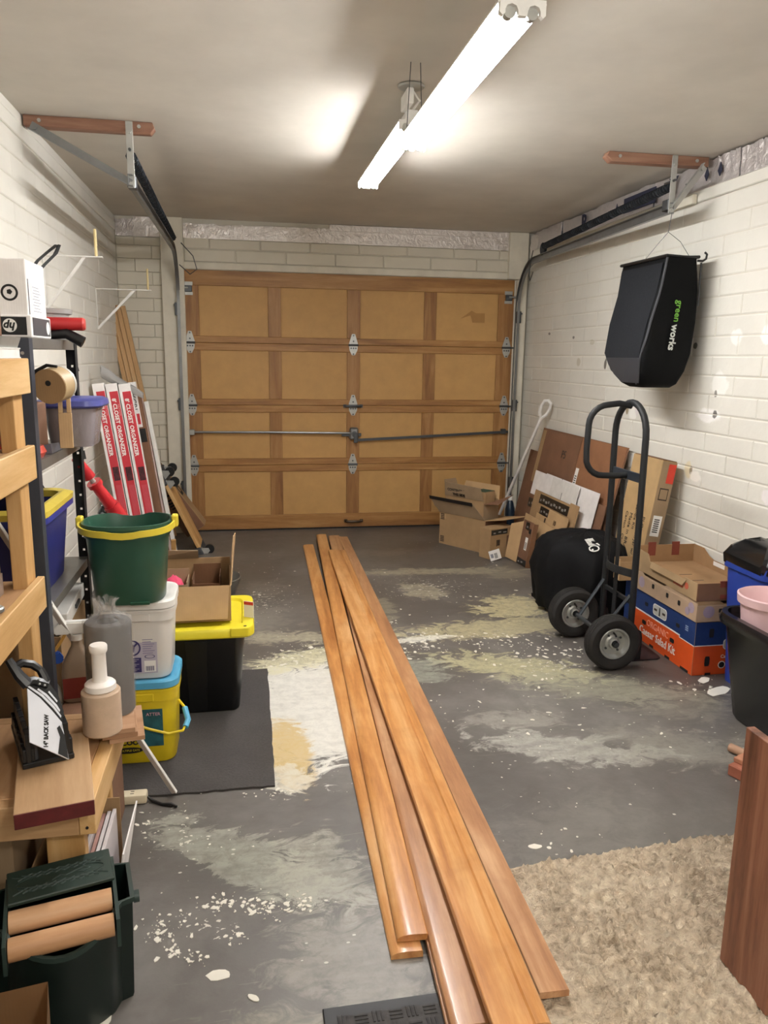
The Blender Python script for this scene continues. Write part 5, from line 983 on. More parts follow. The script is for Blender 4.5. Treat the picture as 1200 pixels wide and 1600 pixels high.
# loose flakes of old paint
rnd = random.Random(21); bm = bmesh.new()
def flake(x, y, r, el=1.0, big=False):
    n = 12 if big else rnd.randint(5, 9); a0 = rnd.random()*6.28; z = .0008+rnd.random()*.001; ca, sa = math.cos(a0), math.sin(a0)
    P_ = []
    for k in range(n):
        a = 2*PI*k/n; q = r*(rnd.uniform(.85, 1.1) if big else rnd.uniform(.4, 1.25)); u, v = q*math.cos(a)*el, q*math.sin(a); P_.append((x+u*ca-v*sa, y+u*sa+v*ca))
    top = [bm.verts.new((p[0], p[1], z+.0006)) for p in P_]; bot = [bm.verts.new((p[0], p[1], .0002)) for p in P_]
    bm.faces.new(top); ring_faces(bm, bot, top)
for (px, py, sx, sy, n, r) in ((262, 1455, 30, 28, 80, .0055), (355, 1412, 35, 12, 55, .006), (420, 1420, 22, 14, 45, .007), (470, 1415, 14, 12, 35, .006), (370, 1465, 14, 10, 18, .007), (270, 1490, 8, 8, 16, .006), (308, 1500, 14, 8, 20, .006), (232, 1300, 14, 26, 18, .006),
                               (440, 1035, 45, 14, 60, .011), (480, 1010, 30, 8, 30, .010), (660, 1010, 30, 10, 55, .012), (700, 995, 45, 6, 30, .010), (780, 1003, 70, 8, 60, .010), (860, 1020, 55, 9, 40, .012), (620, 975, 40, 8, 20, .009), (590, 925, 60, 30, 26, .009), (700, 930, 70, 30, 26, .009), (430, 930, 40, 40, 40, .009), (800, 900, 60, 30, 14, .008),
                               (420, 1240, 28, 6, 22, .006), (800, 1060, 120, 40, 45, .008), (900, 1120, 100, 40, 30, .007), (700, 1120, 80, 60, 30, .007), (840, 1330, 90, 50, 14, .005), (950, 1240, 120, 70, 26, .005), (330, 1290, 90, 40, 24, .004), (1090, 1070, 40, 20, 30, .010)):
    for k in range(n):
        p = at(px+rnd.gauss(0, sx*.7), py+rnd.gauss(0, sy*.7), z=0); q = abs(rnd.gauss(0, 1)); flake(p.x, p.y, r*(.62 if py < 1200 else .75)*(.25+.5*min(q*q, 2.4)), rnd.choice((1, 1.3, 2.0)))
for (px, py, r, e_) in ((341, 1524, .018, 1.7), (836, 1323, .012, 2), (858, 1325, .007, 1), (1122, 1080, .035, 2.2), (1100, 1063, .022, 2), (396, 1560, .008, 2), (160, 1595, .02, 2)): p = at(px, py, z=0); flake(p.x, p.y, r, e_, True)
o = obj('paint_chips', bm, plain('#e6e2d6', .8, var=.05, name='old_white_paint'), kind='stuff', sharp=10); tag(o, 'loose white paint chips scattered over the concrete floor', 'paint chips')

# ================================================================== THE RIGHT SIDE
# ---- hand truck
HX = 1.905; YN, YC, YFAR = 3.44, 3.597, 3.755
ht = thing('hand_truck', 'black two-wheeled hand truck with tall looped handle', 'hand truck', (HX, YC, 0)); hn, hf = YN-YC, YFAR-YC; hc = 0
def arcp(pts_): return [Vector(p) for p in pts_]
bm = bmesh.new(); R_ = (hf-hn)/2
tube(bm, [(0, hn, .012), (0, hn, .5), (0, hn, 1.29-R_-.0)] + [(0, hc-R_*math.cos(a), 1.29-R_+R_*math.sin(a)) for a in [PI*i/14 for i in range(1, 14)]] + [(0, hf, 1.29-R_), (0, hf, .5), (0, hf, .012)], .0165, n=12); obj('loop_frame', bm, M_BLACKM, ht)
bm = bmesh.new(); tube(bm, [(-.005, hc, 1.273), (-.07, hc, 1.285), (-.13, hc, 1.278)] + [(-.225+.10+.0-.10*math.sin(a)-.0, hc, 1.178+.10*math.cos(a)) for a in [PI/2*i/6 for i in range(1, 7)]] + [(-.228, hc, 1.06)] + [(-.135-.093*math.cos(a), hc, 1.02-.095*math.sin(a)) for a in [PI/2*i/6 for i in range(1, 7)]] + [(-.07, hc, .922), (-.005, hc, .925)], .0155, n=12); obj('grip_loop', bm, M_BLACKM, ht)
obj('cross_plate', box(-.006, .006, hn+.0145, hf-.0145, .905, .950, .002), plain('#2b323b', .5, .3, name='slate_steel'), ht)
bm = bmesh.new(); N = 14; L_ = []
for i in range(N+1):
    q = i/N; y = hn+.013+(hf-hn-.026)*q; x = -.05*math.sin(PI*q); L_.append([Vector((x-.003, y, .425)), Vector((x+.003, y, .425)), Vector((x+.003, y, .465)), Vector((x-.003, y, .465))])
loft(bm, L_); obj('curved_strap', bm, M_BLACKM, ht)
obj('lower_bar', box(-.008, .008, hn+.0145, hf-.0145, .285, .307, .002), M_BLACKM, ht); obj('centre_strap', box(-.022, -.016, -.018, .018, .10, .9045, .002), M_BLACKM, ht)
AX, AZ = -.150, .138; bm = bmesh.new(); cyl(bm, (AX, YN-YC-.155, AZ), (AX, YFAR-YC+.09, AZ), .0115, n=12); obj('axle', bm, M_STEELD, ht)
for y in (hn+.03, hf-.03):
    bm = bmesh.new(); tube(bm, [(AX, y, AZ), (-.01, y-.01*(1 if y < 0 else -1)*2, .335)], .009, n=6); obj('brace', bm, plain('#3f464c', .45, .5, name='grey_steel'), ht)
    bm = bmesh.new(); tube(bm, [(AX, y, AZ), (-.0, y, .05)], .009, n=6); obj('lower_brace', bm, M_BLACKM, ht)
bm = bmesh.new(); prism(bm, [(-.01, hn-.04), (.145, hn-.035), (.165, hn-.02), (.172, hn+.01), (.172, hf+.0), (.160, hf+.03), (.13, hf+.04), (-.01, hf+.04)], 'z', .001, .006); obj('toe_plate', bm, plain('#2a272c', .5, .4, name='worn_toe_plate'), ht)
for y in (hn-.03, hf+.026):
    bm = bmesh.new(); prism(bm, [(-.005, .007), (.05, .007), (.052, .12), (.045, .155), (.02, .17), (-.005, .17)], 'y', y, y+.004); obj('gusset', bm, M_BLACKM, ht)
def wheel(y, sgn):
    wroot = bpy.data.objects.new('wheel', None); C.objects.link(wroot); wroot.parent = ht; wroot.location = (AX, y, AZ); wroot.rotation_euler = (PI/2*sgn, 0, 0)
    Rr = .137
    pr = [(.078, -.028), (.085, -.034), (.105, -.041), (.122, -.040), (.1325, -.032)]
    for k in range(5):
        z = -.026+.0115*k; pr += [(.136, z), (.1368, z+.0045), (.1368, z+.007), (.1345, z+.0075), (.1345, z+.0105)]
    pr += [(.1325, .032), (.122, .040), (.105, .041), (.085, .034), (.078, .028)]
    bm = bmesh.new(); L_ = [circ(Vector((0, 0, z)), Vector((1, 0, 0)), Vector((0, 1, 0)), r, 44) for r, z in pr]; LL = loft(bm, L_, False, False); ring_faces(bm, LL[-1], LL[0]); obj('tyre', bm, M_RUBBER, wroot, sharp=25)
    bm = bmesh.new(); pr = [(.079, .030), (.076, .033), (.070, .032), (.066, .020), (.060, .010), (.040, .008), (.030, .014), (.024, .028), (.018, .030)]; pr2 = pr+[(.018, -.03), (.024, -.028), (.040, -.008), (.066, -.020), (.070, -.032), (.079, -.030)]
    L_ = [circ(Vector((0, 0, z)), Vector((1, 0, 0)), Vector((0, 1, 0)), r, 40) for r, z in pr2]; LL = loft(bm, L_, False, False); ring_faces(bm, LL[-1], LL[0]); obj('rim', bm, M_STEELL, wroot, sharp=30)
    bm = bmesh.new(); cyl(bm, (0, 0, .012), (0, 0, .045), .015, n=14); obj('hub', bm, M_BLACKM, wroot); bm = bmesh.new(); tube(bm, [(0, .050, .009), (0, .046, .03), (0, .040, .038)], .0045, n=6); obj('valve', bm, M_RUBBER, wroot)
    bm = bmesh.new()
    for k in range(4): cyl(bm, (.045*math.cos(k*PI/2+.6), .045*math.sin(k*PI/2+.6), .008), (.045*math.cos(k*PI/2+.6), .045*math.sin(k*PI/2+.6), .014), .006, n=6)
    obj('rim_bolts', bm, M_STEELD, wroot, kind='stuff')
wheel(3.335-YC, 1); wheel(3.795-YC, -1 if False else 1)
# ---- covered kettle grill
kg = thing('covered_grill', 'rounded grill under a wrinkled black fabric cover', 'grill', (2.0, 4.235, 0)); bm = bmesh.new(); rnd = random.Random(6); R_ = []; NN = 96
for k, (r, z) in enumerate(((.262, .012), (.280, .03), (.290, .10), (.298, .17), (.302, .235), (.290, .30), (.275, .352), (.245, .390), (.19, .415), (.10, .430), (.02, .434))):
    q = []
    for i in range(NN):
        a = 2*PI*i/NN; fold = .030*mn.noise(Vector((math.cos(a)*2.2, math.sin(a)*2.2, z*3)))+.030*(abs(mn.noise(Vector((math.cos(a)*3.1+5, math.sin(a)*3.1, z*5+1))))-.25)+.018*mn.noise(Vector((math.cos(a)*5+2, math.sin(a)*5, z*7+3)))+.006*math.sin(a*17+z*22)*max(0, .3-z)/.3
        rr = r+fold*(1 if z < .36 else .35); q.append(Vector((rr*math.cos(a)*.98, rr*math.sin(a)*.84, z+(.016*mn.noise(Vector((math.cos(a)*3, math.sin(a)*3, 7))) if z > .05 else .010*abs(math.sin(a*4))))))
    R_.append(q)
loft(bm, R_, True, True)
for v in bm.verts:                                   # pressed flat where it meets the long box
    x, y = v.co.x*1.13, v.co.y*1.0; v.co.z *= 1.12; v.co.x = x*.55+y*.835; v.co.y = -x*.835+y*.55
    if v.co.y < .085 and v.co.x > .152: v.co.x = .152+(v.co.x-.152)*.03
obj('fabric_cover', bm, plain('#0d0d0f', .75, var=.12, scale=30, bump=.05, spec=.15, name='black_canvas'), kg, sharp=60)
bm = bmesh.new(); prism(bm, [(-.20, .10), (-.235, .13), (-.24, .20), (-.18, .17)], 'z', .03, .05); obj('skirt_corner', bm, plain('#0d0d0f', .75, var=.12, scale=30, bump=.05, spec=.15), kg)
# emblem: ring and slanted strokes lying on the crown
from mathutils.bvhtree import BVHTree
cv = next(c for c in kg.children if c.name.startswith('fabric_cover')); bv = BVHTree.FromPolygons([v.co + kg.location for v in cv.data.vertices], [p.vertices for p in cv.data.polygons])
def hit(px, py):
    q = (_f + _r*((px-600)/FPX) - _u*((py-800)/FPX)).normalized(); return bv.ray_cast(Vector((0, 0, CAMH)), q)[0]
h0, h1, h2 = hit(931, 860), hit(919, 843), hit(940, 849)
EM = Matrix.Translation(-kg.location) @ frame((h0+h1)/2, h0-h1, (h0-h1).cross(h2-h1)*(1 if (h0-h1).cross(h2-h1).z > 0 else -1))
em = bpy.data.objects.new('emblem', None); C.objects.link(em); em.parent = kg; em.matrix_local = EM
bm = bmesh.new(); lathe(bm, [(.030, 0), (.030, .004), (.023, .004), (.023, 0)], 28, c=(.045, -.005, .004), cap0=False, cap1=False); obj('ring', bm, M_WHITE, em)
bm = bmesh.new(); cyl(bm, (.052, -.017, .005), (.052, -.017, .008), .006, n=10); obj('ring_dot', bm, M_WHITE, em)
for k in range(5): obj('stroke', (lambda b: (prism(b, [(-.055+.014*k, -.022), (-.047+.014*k, -.022), (-.041+.014*k, .024), (-.049+.014*k, .024)], 'z', .004, .009), b)[1])(bmesh.new()), M_WHITE, em)
obj('stroke', (lambda b: (prism(b, [(.006, .022), (.03, .030), (.03, .037), (.006, .031)], 'z', .004, .009), b)[1])(bmesh.new()), M_WHITE, em)
obj('stroke', (lambda b: (prism(b, [(-.055, -.004), (.0, .0), (.0, .005), (-.055, .001)], 'z', .0042, .0088), b)[1])(bmesh.new()), M_WHITE, em)
# ---- flattened cartons leaning on the right wall
LN = .215
def sheet(label, yl, yr, foot, h, m, th=.006, name='flattened_carton', z0=0.0, edge=None):
    t = thing(name, label, 'carton', M=frame((foot, yl, 0), (0, -1, 0), (LN, 0, 1)), group='flattened cartons by the right wall')
    k = math.hypot(1, LN); t['h'] = h*k
    obj('panel', box(0, yl-yr, 0, th, .002+z0*k, h*k, .001), m, t)
    return t, k
def tape(t, x0, x1, z0, z1, y=-.0012):
    o = obj('tape', box(x0, x1, y, y+.001, z0, z1), M_TAPE, t); h = z1-z0; n = int((x1-x0)/.05)
    for i in range(n):
        x = x0+.02+.05*i; obj('tape_print', box(x, x+.022+.006*(i % 3), y-.0005, y-.0001, z0+h*(.25+.12*(i % 2)), z0+h*(.5+.12*(i % 2))), plain('#8d8a86', .6, name='grey_tape_print'), t)
    return o
def lab(t, x0, x1, z0, z1, y=-.0014, m=None): return obj('label', box(x0, x1, y, y+.001, z0, z1), m or M_LABEL, t)
def bars(t, x0, x1, z0, z1, n, vert=True, y=-.0022):
    for i in range(n):
        q = (i+.2)/n; 
        obj('print_bar', box(x0+(x1-x0)*q, x0+(x1-x0)*(q+.45/n), y, y+.0007, z0, z1) if vert else box(x0, x1, y, y+.0007, z0+(z1-z0)*q, z0+(z1-z0)*(q+.45/n)), M_TXTK, t)
t, k = sheet('dark brown flattened carton farthest toward the garage door', 6.23, 5.55, 2.236, .745, M_CBD)
t, k = sheet('large brown flattened carton marked P5, tallest against the wall', 6.03, 4.58, 2.222, .945, M_CBD, .004)
obj('flap_panel', box(.012, .76, -.0045, -.0005, .50, .945*k-.012, .001), M_CBD, t); obj('flap_panel', box(.775, 1.44, -.0045, -.0005, .50, .945*k-.004, .001), cardboard('kraft_cardboard_red', '#8f6344'), t); text(t, 'P5', .085, M_TXTK, (.52, -.0052, .80)); lab(t, .79, .84, .60, .74, -.0056); bars(t, .80, .83, .61, .69, 5, False, -.0063)
obj('tape_seam', box(.02, .09, -.0056, -.0047, .52, .95), M_CB, t)
t, k = sheet('white flattened carton behind the front white one', 5.62, 4.70, 2.170, .628, M_CBW, .006); obj('seam_gap', box(.30, .308, -.0012, -.0004, .53, .628*k), M_TXT, t)
t, k = sheet('front white flattened carton with a small arrow', 5.80, 4.97, 2.150, .628, M_CBW, .005); obj('panel_fold', box(.36, .83, -.0010, -.0003, .01, .628*k-.002), M_WHITEP, t); obj('arrow_shaft', box(.575, .580, -.0018, -.0011, .46, .555), M_TXTK, t); obj('arrow_head', (lambda b: (prism(b, [(.565, .475), (.590, .475), (.5775, .452)], 'y', -.0018, -.0011), b)[1])(bmesh.new()), M_TXTK, t)
t, k = sheet('kraft flattened carton with torn black tape at its left', 5.78, 5.30, 2.132, .45, M_CBD); tape(t, .03, .38, .36, .43)
t, k = sheet('kraft flattened carton with a black tape band along its top', 5.62, 4.96, 2.112, .505, M_CB); tape(t, .12, .66, .43, .50); tape(t, .18, .55, .355, .415)
t, k = sheet('kraft flattened carton with a white barcode label', 5.45, 5.06, 2.094, .355, M_CBL); obj('seam', box(.17, .19, -.0012, -.0004, .24, .355), M_TXT, t); lab(t, .03, .10, .20, .28); bars(t, .04, .09, .21, .27, 5)
t, k = sheet('kraft flattened carton printed 10 with a black square', 5.20, 4.86, 2.076, .425, M_CBL); text(t, '10', .05, M_TXT, (.14, -.002, .36)); obj('black_square', box(.07, .16, -.0012, -.0004, .17, .29), M_TXTK, t)
t, k = sheet('narrow kraft flattened carton at the right of the pile', 4.95, 4.82, 2.104, .52, M_CB, .012)
t, k = sheet('large pale kraft flattened carton in front, reaching under the grill cover', 5.54, 4.72, 2.046, .335, M_CBL)
t, k = sheet('brown flattened carton right of the white ones', 4.92, 4.60, 2.186, .56, M_CBD, .008)
# small half-open carton with a label
sc_ = thing('split_carton', 'small split brown carton with white label and dark tape', 'carton', M=frame((1.975, 5.385, 0), (.08, -.99, 0), (.16, 0, 1))); obj('front', box(.055, .215, 0, .005, .002, .335, .001), M_CBD, sc_); lab(sc_, .135, .175, .12, .215); bars(sc_, .14, .17, .13, .18, 5, False); tape(sc_, .10, .16, .27, .325); tape(sc_, .06, .21, .005, .05); obj('patch', box(.165, .20, -.0014, -.0004, .25, .285), M_TXTK, sc_)
flap(sc_, [(.055, .004, .002), (-.075, -.035, .01), (-.075, -.035, .27), (.055, .004, .32)], M_CBL, name='side_panel'); flap(sc_, [(.2151, .001, .002), (.222, .035, .002), (.222, .035, .33), (.2151, .001, .33)], M_CBI, name='side_panel')
# ---- long box with printing
pw = thing('long_box', 'long tan box printed with black words leaning on the right wall', 'box', M=frame((2.165, 4.30, .003), (0, -1, 0), (.155, 0, 1))); W_, Dp, Hh = .335, .095, .955
bm = bmesh.new(); bx(bm, 0, W_, 0, Dp, .0, Hh, .004); obj('body', bm, cardboard('tan_box', '#b39468'), pw); obj('side_panel', box(W_+.0002, W_+.0010, .003, Dp-.003, .003, Hh-.003), M_CBG, pw)
for (s_, x, z, sz) in (('PLOW & HEARTH', .27, .46, .040), ('Mason Jar w/ LED', .222, .44, .037), ('Candle Kit', .175, .60, .037), ('Made in BRACKW', .125, .45, .042), ('Carton   China', .075, .50, .037), ('BF       of 2', .03, .33, .037)): text(pw, s_, sz, M_TXTK, (x, -.0008, z), FRV, sx=1.0)
SR = Euler((PI/2, 0, PI/2))
def side(nm, y0, y1, z0, z1, m, dx=.0012): return obj(nm, box(W_+dx, W_+dx+.0008, y0, y1, z0, z1), m, pw)
side('red_sticker', .045, .09, .83, .94, plain('#d8402c', .5, name='red_sticker')); side('print_square', .02, .075, .73, .80, M_TXT); side('print_square', .025, .070, .737, .793, M_CBG, .0021); side('barcode_label', .02, .075, .52, .64, M_LABEL)
for q in range(7): side('barcode_bar', .029, .062, .542+.012*q, .548+.012*q, M_TXTK, .0021)
side('print_block', .025, .075, .27, .37, M_TXT); obj('end_flap', box(.005, W_-.004, .006, Dp-.006, Hh+.0005, Hh+.004), M_CBI, pw)
# ---- white snow-shovel pole leaning in the corner
A, Bq = at(857, 626, x=2.40), at(800, 758, y=6.28); zz = A.z; d = Bq-A; A0 = A; B0_ = A+d*(A.z/(-d.z))
if B0_.y > 6.5: B0_.y = 6.5
pl = thing('white_pole', 'white pole with a loop grip leaning in the right corner', 'pole', A0); bm = bmesh.new(); dd = B0_-A0; un = dd.normalized(); cyl(bm, un*.155, dd, .0135, n=14); obj('shaft', bm, M_WHITE, pl)
sd = Vector((.75, -.6, .15)); sd = (sd-un*sd.dot(un)).normalized(); bm = bmesh.new(); tube(bm, [un*.21, un*.165, un*.12+sd*.028, un*.06+sd*.036, un*.015+sd*.028, un*.0, un*.015-sd*.028, un*.06-sd*.036, un*.12-sd*.028, un*.165], .0125, n=8); obj('loop_grip', bm, M_WHITE, pl)
# ---- open cartons by the garage door
e = Vector((1.82-1.559, 5.618-6.012, 0)).normalized(); CL = .475; cb = thing('big_carton', 'big open kraft carton with a smaller open carton set in it', 'carton', M=frame((1.559, 6.012, 0), e, (0, 0, 1))); CW, CHh = .17, .262
for nm, q in (('front_wall', (0, CL, 0, .005, 0, CHh)), ('right_wall', (CL-.005, CL, .0055, CW+.1, 0, CHh)), ('left_wall', (0, .005, .0055, CW+.1, 0, CHh)), ('back_wall', (.0055, CL-.0055, CW+.095, CW+.1, 0, CHh)), ('base', (.0055, CL-.0055, .0055, CW+.0945, 0, .005))): obj(nm, box(*q, .001), M_CB if nm != 'right_wall' else M_CBD, cb)
flap(cb, [(0, -.001, CHh+.001), (CL, -.001, CHh+.001), (CL-.08, -.06, CHh+.125), (-.06, -.06, CHh+.125)], M_CBG)
fo = flap(cb, [(-.058, -.0635, CHh+.108), (CL-.082, -.0635, CHh+.108), (CL-.085, -.0665, CHh+.135), (-.062, -.0665, CHh+.135)], M_TAPE, th=.002, name='tape_edge')
flap(cb, [(CL+.001, 0, CHh+.001), (CL+.001, CW+.1, CHh+.001), (CL+.20, CW+.09, CHh+.035), (CL+.16, .02, CHh+.03)], M_CBL)
flap(cb, [(0, CW+.1, CHh+.001), (0, .01, CHh+.001), (-.09, .02, CHh+.05), (-.09, CW+.08, CHh+.05)], M_CBG)
obj('label', box(.0, .07, -.0012, -.0004, CHh+.002-.05, CHh-.01), M_CBL, cb)
for (x0, z0) in ((.012, .02), (.012, .205)):
    for q in range(4): obj('print_bar', box(x0, x0+.04, -.0014, -.0005, z0+.013*q, z0+.008+.013*q), M_TXT, cb)
t = thing('inner_carton', 'smaller kraft carton with black print standing in the big one', 'carton', M=frame(Vector((1.559, 6.012, 0))+e*.035+Vector((-e.y, e.x, 0))*.02+Vector((0, 0, .006)), e, (0, 0, 1))); IW, IH = .40, .40
for nm, q in (('front_wall', (0, IW, 0, .004, 0, IH)), ('right_wall', (IW-.004, IW, .0045, .19, 0, IH-.03)), ('left_wall', (0, .004, .0045, .19, 0, IH)), ('back_wall', (.0045, IW-.0045, .186, .19, 0, IH)), ('base', (.0045, IW-.0045, .0045, .1855, 0, .004))): obj(nm, box(*q, .001), M_CB if nm != 'right_wall' else M_CBG, t)
flap(t, [(0, -.001, IH), (IW, -.001, IH), (IW-.01, -.03, IH+.105), (.02, -.03, IH+.115)], M_CBG)
for q, s_ in enumerate(('CASE CARE', 'CONTENTS FOLD', 'THIS SIDE')): text(t, s_, .030, M_TXTK, (.16, -.019, IH+.085-.032*q), Euler((PI/2+.27, 0, 0)), bold=.001)
flap(t, [(IW, .19, IH-.02), (0, .19, IH-.02), (.03, .22, IH+.10), (IW-.02, .22, IH+.10)], M_CBL); flap(t, [(IW+.001, .0, IH-.02), (IW+.001, .18, IH-.02), (IW+.13, .20, IH+.05), (IW+.12, .03, IH-.01)], M_CBD)
flap(t, [(0, .18, IH), (0, .01, IH), (-.03, .02, IH+.12), (-.03, .16, IH+.12)], M_CBG)
t = thing('green_box', 'tan box with dark green top inside the inner carton', 'box', M=frame(Vector((1.559, 6.012, 0))+e*.30+Vector((-e.y, e.x, 0))*.055+Vector((0, 0, .011)), e, (0, 0, 1))); obj('body', box(0, .12, 0, .12, 0, .46, .002), M_CB, t); obj('green_top', box(.002, .118, .002, .118, .4602, .463), plain('#2f4a38', .6, name='dark_green_print'), t)
e2 = Vector((2.046-1.815, 5.53-5.423, 0)).normalized(); t = thing('taped_carton', 'smaller kraft carton with black tape in front of the big carton', 'carton', M=frame((1.805, 5.43, 0), e2, (0, 0, 1))); L2 = .245
obj('body', box(0, L2, 0, .12, 0, .235, .002), M_CB, t); tape(t, .01, .175, .185, .225); obj('dark_side', box(.17, L2-.001, -.0014, -.0004, .01, .17), M_CBD, t); tape(t, .195, .225, .03, .16, -.0024); obj('print_bar', box(.075, .10, -.0014, -.0005, .10, .145), M_TXT, t); obj('print_bar', box(.065, .072, -.0014, -.0005, .095, .145), M_TXT, t)
t = thing('shipping_label', 'white shipping label fallen against the taped carton', 'label', M=frame((1.80, 5.375, .0025), (.92, .38, .12), (0, .35, .94))); obj('sheet', box(0, .105, 0, .002, 0, .075), M_LABEL, t); bars(t, .045, .075, .01, .05, 5, True, -.0009); obj('print_bar', box(.01, .035, -.0009, -.0002, .02, .05), plain('#8d8e98', .7), t)
t = thing('dark_bottle', 'dark blue bottle standing behind the big carton', 'bottle', (2.16, 6.02, 0)); bm = bmesh.new(); lathe(bm, [(.035, 0), (.04, .006), (.04, .27), (.025, .33), (.015, .345)], 20); obj('body', bm, plain('#1c2c3c', .3, name='dark_blue_bottle'), t); bm = bmesh.new(); lathe(bm, [(.017, .3455), (.017, .375), (.014, .38)], 16); obj('cap', bm, M_WHITE, t)
# ---- produce boxes
PX0, PX1, PY0, PY1 = 2.105, 2.44, 3.19, 3.80
def vent(par, face, u, z, w_, h_, m=None):
    pl_ = [(u+w_/2*math.copysign(min(1, abs(math.cos(a))*1.25), math.cos(a)), z+h_/2*math.copysign(min(1, abs(math.sin(a))*1.25), math.sin(a))) for a in [2*PI*i/14 for i in range(14)]]
    bm = bmesh.new()
    if face == 'l': prism(bm, [(-a, b) for a, b in pl_], 'x', -.0028, -.0012); bmesh.ops.scale(bm, vec=(1, -1, 1), verts=bm.verts)
    else: prism(bm, pl_, 'y', -.0028, -.0012)
    return obj('vent_hole', bm, m or M_TXTK, par)
sl = thing('salad_box', 'orange and blue printed salad box at the bottom of the box stack', 'box', (PX0, PY0, 0)); W_, L_2, H1 = PX1-PX0, PY1-PY0, .272
M_OR = plain('#d9531c', .5, var=.03, name='orange_print'); M_BLU = plain('#1d3467', .5, var=.06, scale=40, name='blue_print')
obj('body', box(0, W_, 0, L_2, 0, H1, .002), M_CB, sl)
def lface(nm, poly, m, d=.0004, par=None): bm = bmesh.new(); prism(bm, poly, 'x', -d-.0004, -d); return obj(nm, bm, m, par or sl)
def fface(nm, poly, m, d=.0004, par=None): bm = bmesh.new(); prism(bm, poly, 'y', -d-.0004, -d); return obj(nm, bm, m, par or sl)
lface('orange_panel', [(0.001, .002), (L_2-.001, .002), (L_2-.001, .158), (.13, .158), (.13, .150), (.001, .150)], M_OR); lface('blue_panel', [(.001, .153), (.13, .153), (.13, .165), (L_2-.001, .165), (L_2-.001, H1-.002), (.001, H1-.002)], M_BLU)
lface('white_stripe', [(.001, .1495), (.1305, .1495), (.1305, .158), (L_2-.001, .158), (L_2-.001, .1655), (.1255, .1655), (.1255, .1535), (.001, .1535)], M_LABEL, .0009)
fface('orange_panel', [(.001, .002), (W_-.001, .002), (W_-.001, .150), (.001, .150)], M_OR); fface('blue_panel', [(.001, .153), (W_-.001, .153), (W_-.001, H1-.002), (.001, H1-.002)], M_BLU); fface('white_stripe', [(.001, .1495), (W_-.001, .1495), (W_-.001, .1535), (.001, .1535)], M_LABEL, .0009)
LR = Euler((PI/2, 0, -PI/2))
text(sl, 'ORGANIC', .050, plain('#f0a58a', .6, name='pale_orange_print'), (-.0013, .335, .118), LR, sx=.95); text(sl, 'Caesar Salad Kit', .060, M_LABEL, (-.0013, .335, .062), LR, sx=.90, bold=.0008)
text(sl, 'ORGANIC', .030, plain('#f0a58a', .6), (.245, -.0013, .118)); text(sl, 'Caesar Salad Kit', .024, M_LABEL, (.225, -.0013, .092), bold=.0002)
for q in range(4): obj('print_line', box(.19, .30, -.0014, -.0006, .070-.010*q, .0725-.010*q), plain('#f0a58a', .6), sl)
bm = bmesh.new(); cyl(bm, (.155, -.0016, .05), (.155, -.0008, .05), .019, n=22); obj('seal_disc', bm, M_LABEL, sl); bm = bmesh.new(); cyl(bm, (.155, -.0020, .05), (.155, -.0016, .05), .015, n=22); obj('seal_core', bm, M_TXTK, sl)
for (u, z) in ((.19, .11), (.47, .11)): vent(sl, 'l', u, z, .038, .022)
vent(sl, 'l', .15, .205, .03, .02); vent(sl, 'l', .46, .215, .03, .02); vent(sl, 'f', .075, .072, .026, .050); vent(sl, 'f', .085, .215, .024, .045); vent(sl, 'f', .235, .215, .10, .055)
def plaque(face, u, z, w_, h_):
    for d_, m, g in ((.0010, M_LABEL, 0), (.0016, plain('#b9b7b0', .5, name='silver_print'), .007)):
        pl_ = [(p.x+u, p.y+z) for p in rrect(w_-g, h_-g, .018, 0, 4)]
        (lface if face == 'l' else fface)('plaque', pl_, m, d_)
    for q in range(3):
        a = u-w_*.30+w_*.30*q; (lface if face == 'l' else fface)('plaque_print', [(a-.014-.0*q, z-.006), (a+.014, z-.006), (a+.014, z+.006), (a-.014, z+.006)] if q != 1 else [(a-.007, z-.022), (a+.007, z-.022), (a+.004, z+.022), (a-.004, z+.022)], M_TXTK if q == 1 else M_TXT, .0022)
plaque('l', .325, .215, .135, .060); plaque('f', .235, .155, .165, .055)
for (u0, u1) in ((.03, .10), (.20, .245), (.36, .40)): obj('foot_notch', box(-.0016, .001, u0, u1, .0005, .014), M_TXTK, sl)
for (u0, u1) in ((.07, .10), (.19, .26)): obj('foot_notch', box(u0, u1, -.0016, .001, .0005, .012), M_TXTK, sl)
for q in range(3): lface('print_block', [(.06, .205+.010*q), (.085, .205+.010*q), (.085, .211+.010*q), (.06, .211+.010*q)], plain('#8ea0c0', .6, name='pale_blue_print'), .0010)
# tan fruit box with violet prints
fb_ = thing('fruit_box', 'tan fruit box with violet circle prints in the middle of the stack', 'box', (PX0-.008, PY0-.004, H1+.001)); H2 = .103; W2, L2_ = W_+.004, L_2-.004
obj('body', box(0, W2, 0, L2_, 0, H2-.02, .002), cardboard('pinkish_kraft', '#b1967c'), fb_)
lface('wall_crest', [(0, H2-.019), (L2_, H2-.019), (L2_, H2), (.52, H2), (.50, H2-.012), (.30, H2-.012), (.28, H2), (.0, H2)], cardboard('pinkish_kraft2', '#b89d83'), -.004, fb_); fface('wall_crest', [(.001, H2-.019), (W2, H2-.019), (W2, H2), (.24, H2), (.22, H2-.014), (.14, H2-.014), (.12, H2), (.001, H2)], M_CB, -.004, fb_)
M_VIO = plain('#9d8d9c', .6, var=.05, name='violet_print')
for (f_, u, z, r) in (('l', .045, .060, .026), ('l', .075, .035, .020), ('l', .52, .05, .030), ('f', .065, .05, .030)):
    (lface if f_ == 'l' else fface)('print_circle', [(u+r*math.cos(a), z+r*math.sin(a)) for a in [2*PI*i/22 for i in range(22)]], M_VIO, .0004, fb_)
for (u, z) in ((.15, .05), (.26, .055), (.40, .06), (.58, .06)): vent(fb_, 'l', u, z, .020, .024)
